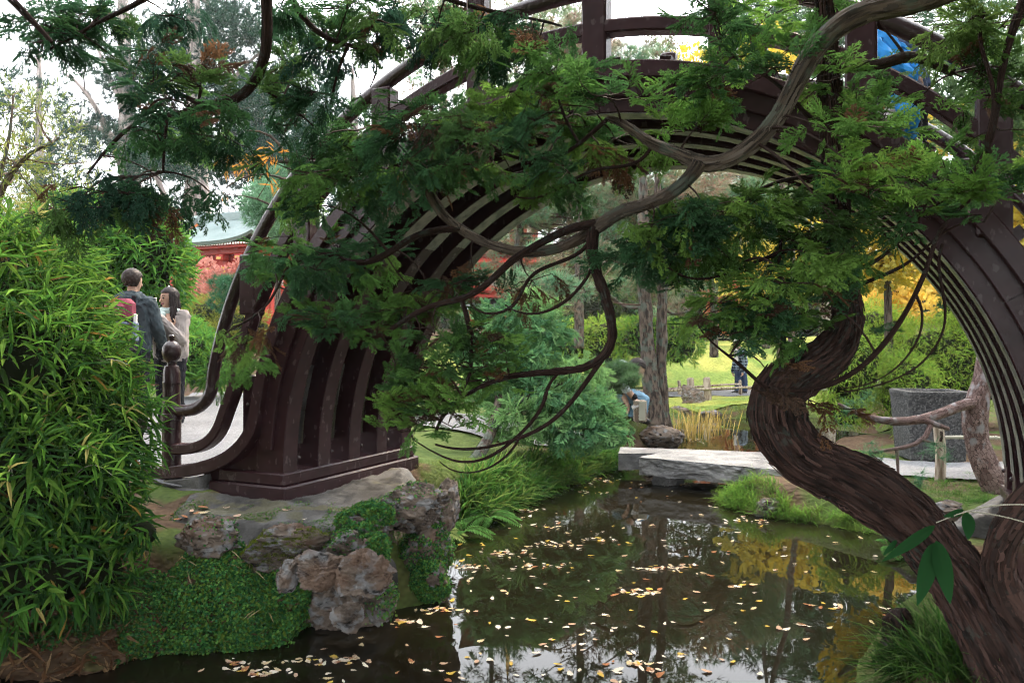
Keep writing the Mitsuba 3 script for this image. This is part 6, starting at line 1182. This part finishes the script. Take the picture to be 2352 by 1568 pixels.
pw.wear('scarf', [(O(-.07, -.05, 1.38), .05, O(.07, -.03, 1.38), .05), (O(-.05, -.12, 1.34), .042, O(-.06, -.155, 1.08), .036), (O(-.06, -.155, 1.1), .036, O(-.065, -.16, .98), .028)], 'mint_scarf', label='pale mint scarf')
pw.wear('trousers', grow(legs, .016) + [(O(-.05, 0, .88), .115, O(.05, 0, .88), .115)], 'black_cloth')
for q in (-1, 1): pw.wear('shoe', [(O(q * .09, .04, .05), .048, O(q * .10, -.13, .04), .04)], 'shoe_mat')
pw.part('hair', hair_cap(hc, f_, s_, u_, .98, .08, seed=6, fringe=-.02), 'dark_hair')
rr = np.random.default_rng(5); rts, ens = [], []
for i in range(46):
    a = rr.uniform(-2.6, 2.6); dv = -f_ * math.cos(a) * 1.0 + s_ * math.sin(a); dv = dv if abs(a) < 1.9 else norm(s_ * np.sign(a) + f_ * .25)
    rts.append(hc + dv * .092 + u_ * rr.uniform(-.01, .07)); ens.append(hc + dv * rr.uniform(.09, .14) - V3(0, 0, rr.uniform(.26, .40)) - f_ * .01 + V3(0, 0, 0))
strands(rts, ens, .020, .008, .016, 7).put(pw.k + '__hair', 'dark_hair', True)
for q in (-1, 1):
    e = trimesh.creation.icosphere(subdivisions=2, radius=.0105); e.apply_translation(hc + s_ * q * .034 + f_ * .083 + u_ * .012); pw.part('eye', e, 'dark_hair')
    v, f, _ = tube(np.array([hc + s_ * q * .018 + f_ * .088 + u_ * .036, hc + s_ * q * .036 + f_ * .085 + u_ * .042, hc + s_ * q * .054 + f_ * .072 + u_ * .036]), .004, 5); pw.part('eyebrow', (v, f), 'dark_hair')
v, f, _ = tube(np.array([hc + s_ * -.03 + f_ * .084 - u_ * .048, hc + f_ * .100 - u_ * .058, hc + s_ * .03 + f_ * .084 - u_ * .048]), .0055, 6); pw.part('mouth', (v, f), 'maroon_cloth')
cup = 'paper_cup'; cc = O(-.115, -.205, 1.40)
m = trimesh.creation.revolve(np.array([(0, 0), (.029, 0), (.038, .115), (.041, .117), (.041, .124), (.036, .126), (.034, .12), (0, .12)]), sections=24); m.apply_translation(cc); lab(put(cup, m, 'white_paint', 35), 'white paper cup held to the woman\'s mouth', 'cup')
# the seated person under the twin trees
ps = Person('seated person in a pale shirt and blue jeans bending over under the twin trees'); D = 11.6
J = lambda px, py, d=D: W(px, py, d)
hd = J(1462, 847, 11.55); hb_, f_, s_, u_ = head(hd, (.75, -.15, -.65), .115)
torso = [(J(1422, 903), .15, J(1420, 872), .155), (J(1420, 872), .155, J(1428, 852, 11.58), .14), (J(1426, 858, 11.45), .075, J(1430, 858, 11.75), .075), (J(1432, 853, 11.58), .075, J(1450, 848, 11.56), .06)]
armn = [(J(1428, 858, 11.42), .07), (J(1438, 893, 11.35), .052), (J(1459, 916, 11.32), .038)]; armf = [(J(1426, 858, 11.72), .068), (J(1424, 893, 11.5), .05), (J(1438, 922, 11.35), .036)]
legn = [(J(1424, 905, 11.5), .10), (J(1478, 918, 11.45), .073), (J(1474, 958, 11.5), .052)]; legf = [(J(1424, 905, 11.7), .10), (J(1470, 912, 11.65), .073), (J(1452, 952, 11.6), .052)]
ps.body(torso + chain(*armn) + chain(*armf) + chain(*legn) + chain(*legf) + hb_ + hand(J(1459, 916, 11.32), (.5, -.1, -.85), (-.7, 0, -.3), (0, -1, 0), .45, 1.15) + hand(J(1438, 922, 11.35), (.4, -.1, -.9), (-.7, 0, -.3), (0, -1, 0), .5, 1.15) + [(J(1474, 960, 11.5), .05, J(1484, 966, 11.45), .04), (J(1452, 955, 11.6), .05, J(1463, 961, 11.55), .04)])
ps.wear('shirt', grow(torso[:3], .02) + grow([chain(*armn)[0], chain(*armf)[0]], .024)[:2], 'white_shirt', label='pale patterned short sleeved shirt')
ps.wear('jeans', grow(chain(*legn) + chain(*legf), .016) + [(J(1424, 905, 11.5), .12, J(1424, 905, 11.7), .12)], 'denim_light', label='light blue jeans')
ps.wear('belt', [(J(1426, 895, 11.5), .135, J(1426, 895, 11.7), .135)], 'black_cloth')
ps.part('hair', hair_cap(hd, f_, s_, u_, 1.2, .03, seed=8, fringe=.02), 'dark_hair')
ps.wear('watch', [(J(1456, 911, 11.325), .047, J(1457.5, 913.5, 11.322), .046)], 'black_cloth', .01)
for q in ((1474, 962, 11.5, 1486, 967, 11.45), (1452, 957, 11.6, 1465, 962, 11.55)): ps.wear('shoe', [(J(*q[:3]), .058, J(*q[3:]), .045)], 'shoe_mat')
a_rock(1415, 935, 11.7, 90, 50, 120, 'boulder the seated person sits on', 4, rough=.5)
wp = thing('wooden_post', 'squared pale wooden post standing in front of the seated person', 'post'); c = J(1470, 968, 11.2)
put(wp + '__shaft', boxm(c[0] - .085, c[0] + .085, c[1] - .07, c[1] + .07, c[2], c[2] + .30, .012), 'grey_wood'); put(wp + '__face', boxm(c[0] - .03, c[0] + .06, c[1] - .086, c[1] - .072, c[2] + .02, c[2] + .29, .004), 'bamboo_mat')
rl = J(1465, 934, 11.2); rp = resample([[*J(1452, 937, 11.16), .034], [*J(1471, 929, 11.16), .034]], .02); v, f, _ = tube(rp[:, :3], rp[:, 3], 16); lab(put('paper_roll', (v, f), 'pale_cloth', 40), 'rolled pale paper resting on the wooden post under the hand', 'paper roll')
# the person standing on the far path
pt = Person('person in a plaid jacket, pale scarf and navy jeans standing on the far path'); D = 23.6; J = lambda px, py, d=23.6: W(px, py, d) + [0, 0, float(ground(np.array([W(1700, 911, 23.6)[0]]), np.array([23.6]))[0]) + .03]
hd = J(1693, 797); hb_, f_, s_, u_ = head(hd, (-.95, -.2, -.1), .11)
torso = [(J(1699, 852), .15, J(1702, 822), .17), (J(1700, 822, 23.45), .10, J(1701, 818, 23.8), .10), (J(1697, 818), .10, J(1694, 806), .065)]
armn = [(J(1706, 820, 23.42), .075), (J(1711, 842, 23.38), .06), (J(1707, 862, 23.36), .042)]; armf = [(J(1696, 820, 23.8), .07), (J(1688, 842, 23.8), .055), (J(1684, 862, 23.8), .04)]
l1 = [(J(1696, 854), .105), (J(1695, 884), .075), (J(1693, 905), .055)]; l2 = [(J(1704, 854), .105), (J(1710, 884), .075), (J(1711, 906), .055)]
ps2 = torso + chain(*armn) + chain(*armf) + chain(*l1) + chain(*l2) + hb_ + hand(J(1707, 862, 23.36), (-.1, 0, -1), (-1, 0, 0), (-.5, -.8, 0), .5, 1.1) + hand(J(1684, 862, 23.8), (-.1, 0, -1), (1, 0, 0), (-.5, -.8, 0), .5, 1.1)
pt.body(ps2 + [(J(1693, 908), .05, J(1684, 911), .04), (J(1711, 909), .05, J(1704, 912), .04)])
pt.wear('jacket', grow(torso[:2] + chain(*armn) + chain(*armf), .026), 'plaid_mat', .03, label='dark blue plaid jacket'); pt.wear('scarf', [(J(1690, 812), .075, J(1698, 812), .075), (J(1690, 815, 23.5), .06, J(1691, 836, 23.42), .06)], 'pale_cloth', label='pale scarf'); pt.wear('jeans', grow(chain(*l1) + chain(*l2), .018) + [(J(1698, 852), .13, J(1702, 852), .13)], 'denim_dark', .03)
pt.wear('cap', [(hd + u_ * .06 - f_ * .01, .098, hd + u_ * .045 + f_ * .02, .095)], 'pale_cloth', label='pale knitted cap')
for q in ((1693, 905, 1683, 911), (1711, 906, 1703, 912)): pt.wear('boot', [(J(q[0], q[1] - 4), .068, J(q[0], q[1] + 3), .066), (J(q[0], q[1] + 4), .06, J(q[2], q[3]), .045)], 'shoe_mat', .03)
# the child climbing down the far half of the bridge
pb = Person('child in a bright blue jacket and white cap climbing behind the bridge rail'); D = 4.75; J = lambda px, py, d=4.75: W(px, py, d)
hd = J(1972, 62, 4.8); hb_, f_, s_, u_ = head(hd, (.6, .5, -.5), .105)
torso = [(J(2045, 200, 4.75), .11, J(2010, 120, 4.8), .115), (J(1985, 105, 4.7), .05, J(2030, 105, 4.95), .05), (J(2005, 110, 4.8), .06, J(1985, 80, 4.8), .05)]
armn = [(J(2000, 112, 4.66), .05), (J(2040, 150, 4.58), .042), (J(2085, 180, 4.55), .03)]; armf = [(J(2030, 108, 4.95), .05), (J(2070, 130, 4.95), .04), (J(2095, 170, 4.9), .03)]
l1 = [(J(2045, 205, 4.68), .075), (J(2085, 255, 4.55), .056), (J(2080, 320, 4.62), .042)]; l2 = [(J(2050, 210, 4.85), .075), (J(2075, 255, 4.85), .056), (J(2055, 320, 4.9), .042)]
pb.body(torso + chain(*armn) + chain(*armf) + chain(*l1) + chain(*l2) + hb_ + hand(J(2085, 180, 4.55), (.7, 0, -.7), (-.6, .2, -.6), (0, -1, 0), .6, .8) + hand(J(2095, 170, 4.9), (.7, 0, -.7), (-.6, .2, -.6), (0, -1, 0), .6, .8) + [(J(2080, 322, 4.62), .04, J(2105, 335, 4.6), .03), (J(2055, 322, 4.9), .04, J(2080, 335, 4.88), .03)])
pb.wear('jacket', grow(torso[:2] + chain(*armn) + chain(*armf), .024), 'blue_jacket', label='bright blue jacket'); pb.wear('skirt', [(J(2025, 190, 4.72), .12, J(2040, 225, 4.70), .14), (J(2045, 225, 4.80), .13, J(2035, 195, 4.82), .11)], 'floral_mat', label='black skirt with coloured dots')
pb.wear('leggings', grow(chain(*l1) + chain(*l2), .014), 'blue_jacket', label='light blue leggings'); pb.wear('cap', [(hd + u_ * .05, .10, hd + u_ * .03 - f_ * .02, .10)], 'pale_cloth', label='white cap')
for q in ((2080, 322, 4.62, 2106, 336, 4.6), (2055, 322, 4.9, 2081, 336, 4.88)): pb.wear('shoe', [(J(*q[:3]), .046, J(*q[3:]), .038)], 'shoe_mat')
lab(put('cloth_bag', skin_over([(J(2052, 232, 4.6), .014, J(2046, 256, 4.58), .036), (J(2056, 262, 4.58), .032, J(2040, 268, 4.58), .030)], .015, 8, .02), 'pale_cloth', True), 'pale cloth bag hanging beside the climbing child', 'bag')
pk = Person('person with a pink headband behind the child on the bridge'); hd = J(2045, 72, 5.35); hb_, f_, s_, u_ = head(hd, (.5, .7, -.3), .10)
torso = [(J(2075, 210, 5.35), .13, J(2055, 130, 5.35), .13), (J(2030, 120, 5.25), .055, J(2080, 120, 5.5), .055), (J(2055, 120, 5.35), .06, J(2048, 95, 5.35), .05)]
l1 = [(J(2070, 215, 5.3), .08), (J(2090, 280, 5.3), .06), (J(2085, 350, 5.3), .045)]; l2 = [(J(2085, 215, 5.42), .08), (J(2105, 280, 5.42), .06), (J(2100, 350, 5.42), .045)]; armn = [(J(2030, 122, 5.22), .05), (J(2050, 170, 5.18), .042), (J(2085, 195, 5.16), .03)]; armf = [(J(2080, 122, 5.5), .05), (J(2100, 165, 5.5), .04), (J(2120, 195, 5.46), .03)]
pk.body(torso + chain(*l1) + chain(*l2) + chain(*armn) + chain(*armf) + hb_ + hand(J(2085, 195, 5.16), (.7, 0, -.7), (-.6, .2, -.6), (0, -1, 0), .6, .85) + hand(J(2120, 195, 5.46), (.7, 0, -.7), (-.6, .2, -.6), (0, -1, 0), .6, .85) + [(J(2085, 352, 5.3), .04, J(2105, 362, 5.28), .032), (J(2100, 352, 5.42), .04, J(2120, 362, 5.4), .032)])
pk.wear('jacket', grow(torso[:2] + chain(*armn) + chain(*armf), .022), 'denim_dark'); pk.wear('trousers', grow(chain(*l1) + chain(*l2), .014), 'black_cloth'); pk.part('hair', hair_cap(hd, f_, s_, u_, 1.02, .08, seed=12, fringe=.05), 'dark_hair')
pk.wear('headband', [(hd + u_ * .07 - f_ * .05, .075, hd + u_ * .075 + f_ * .02, .078)], 'pink_cloth', label='bright pink headband')
# ---------------------------------------------------------------- the hazy air of the garden
scene['haze'] = {'type': 'cube', 'to_world': T().translate([0, 35, 10.5]).scale([121, 116, 14]), 'bsdf': {'type': 'null'}, 'interior': {'type': 'ref', 'id': 'air'}}
lab('haze', 'thin bright mist between the trees', kind='stuff')
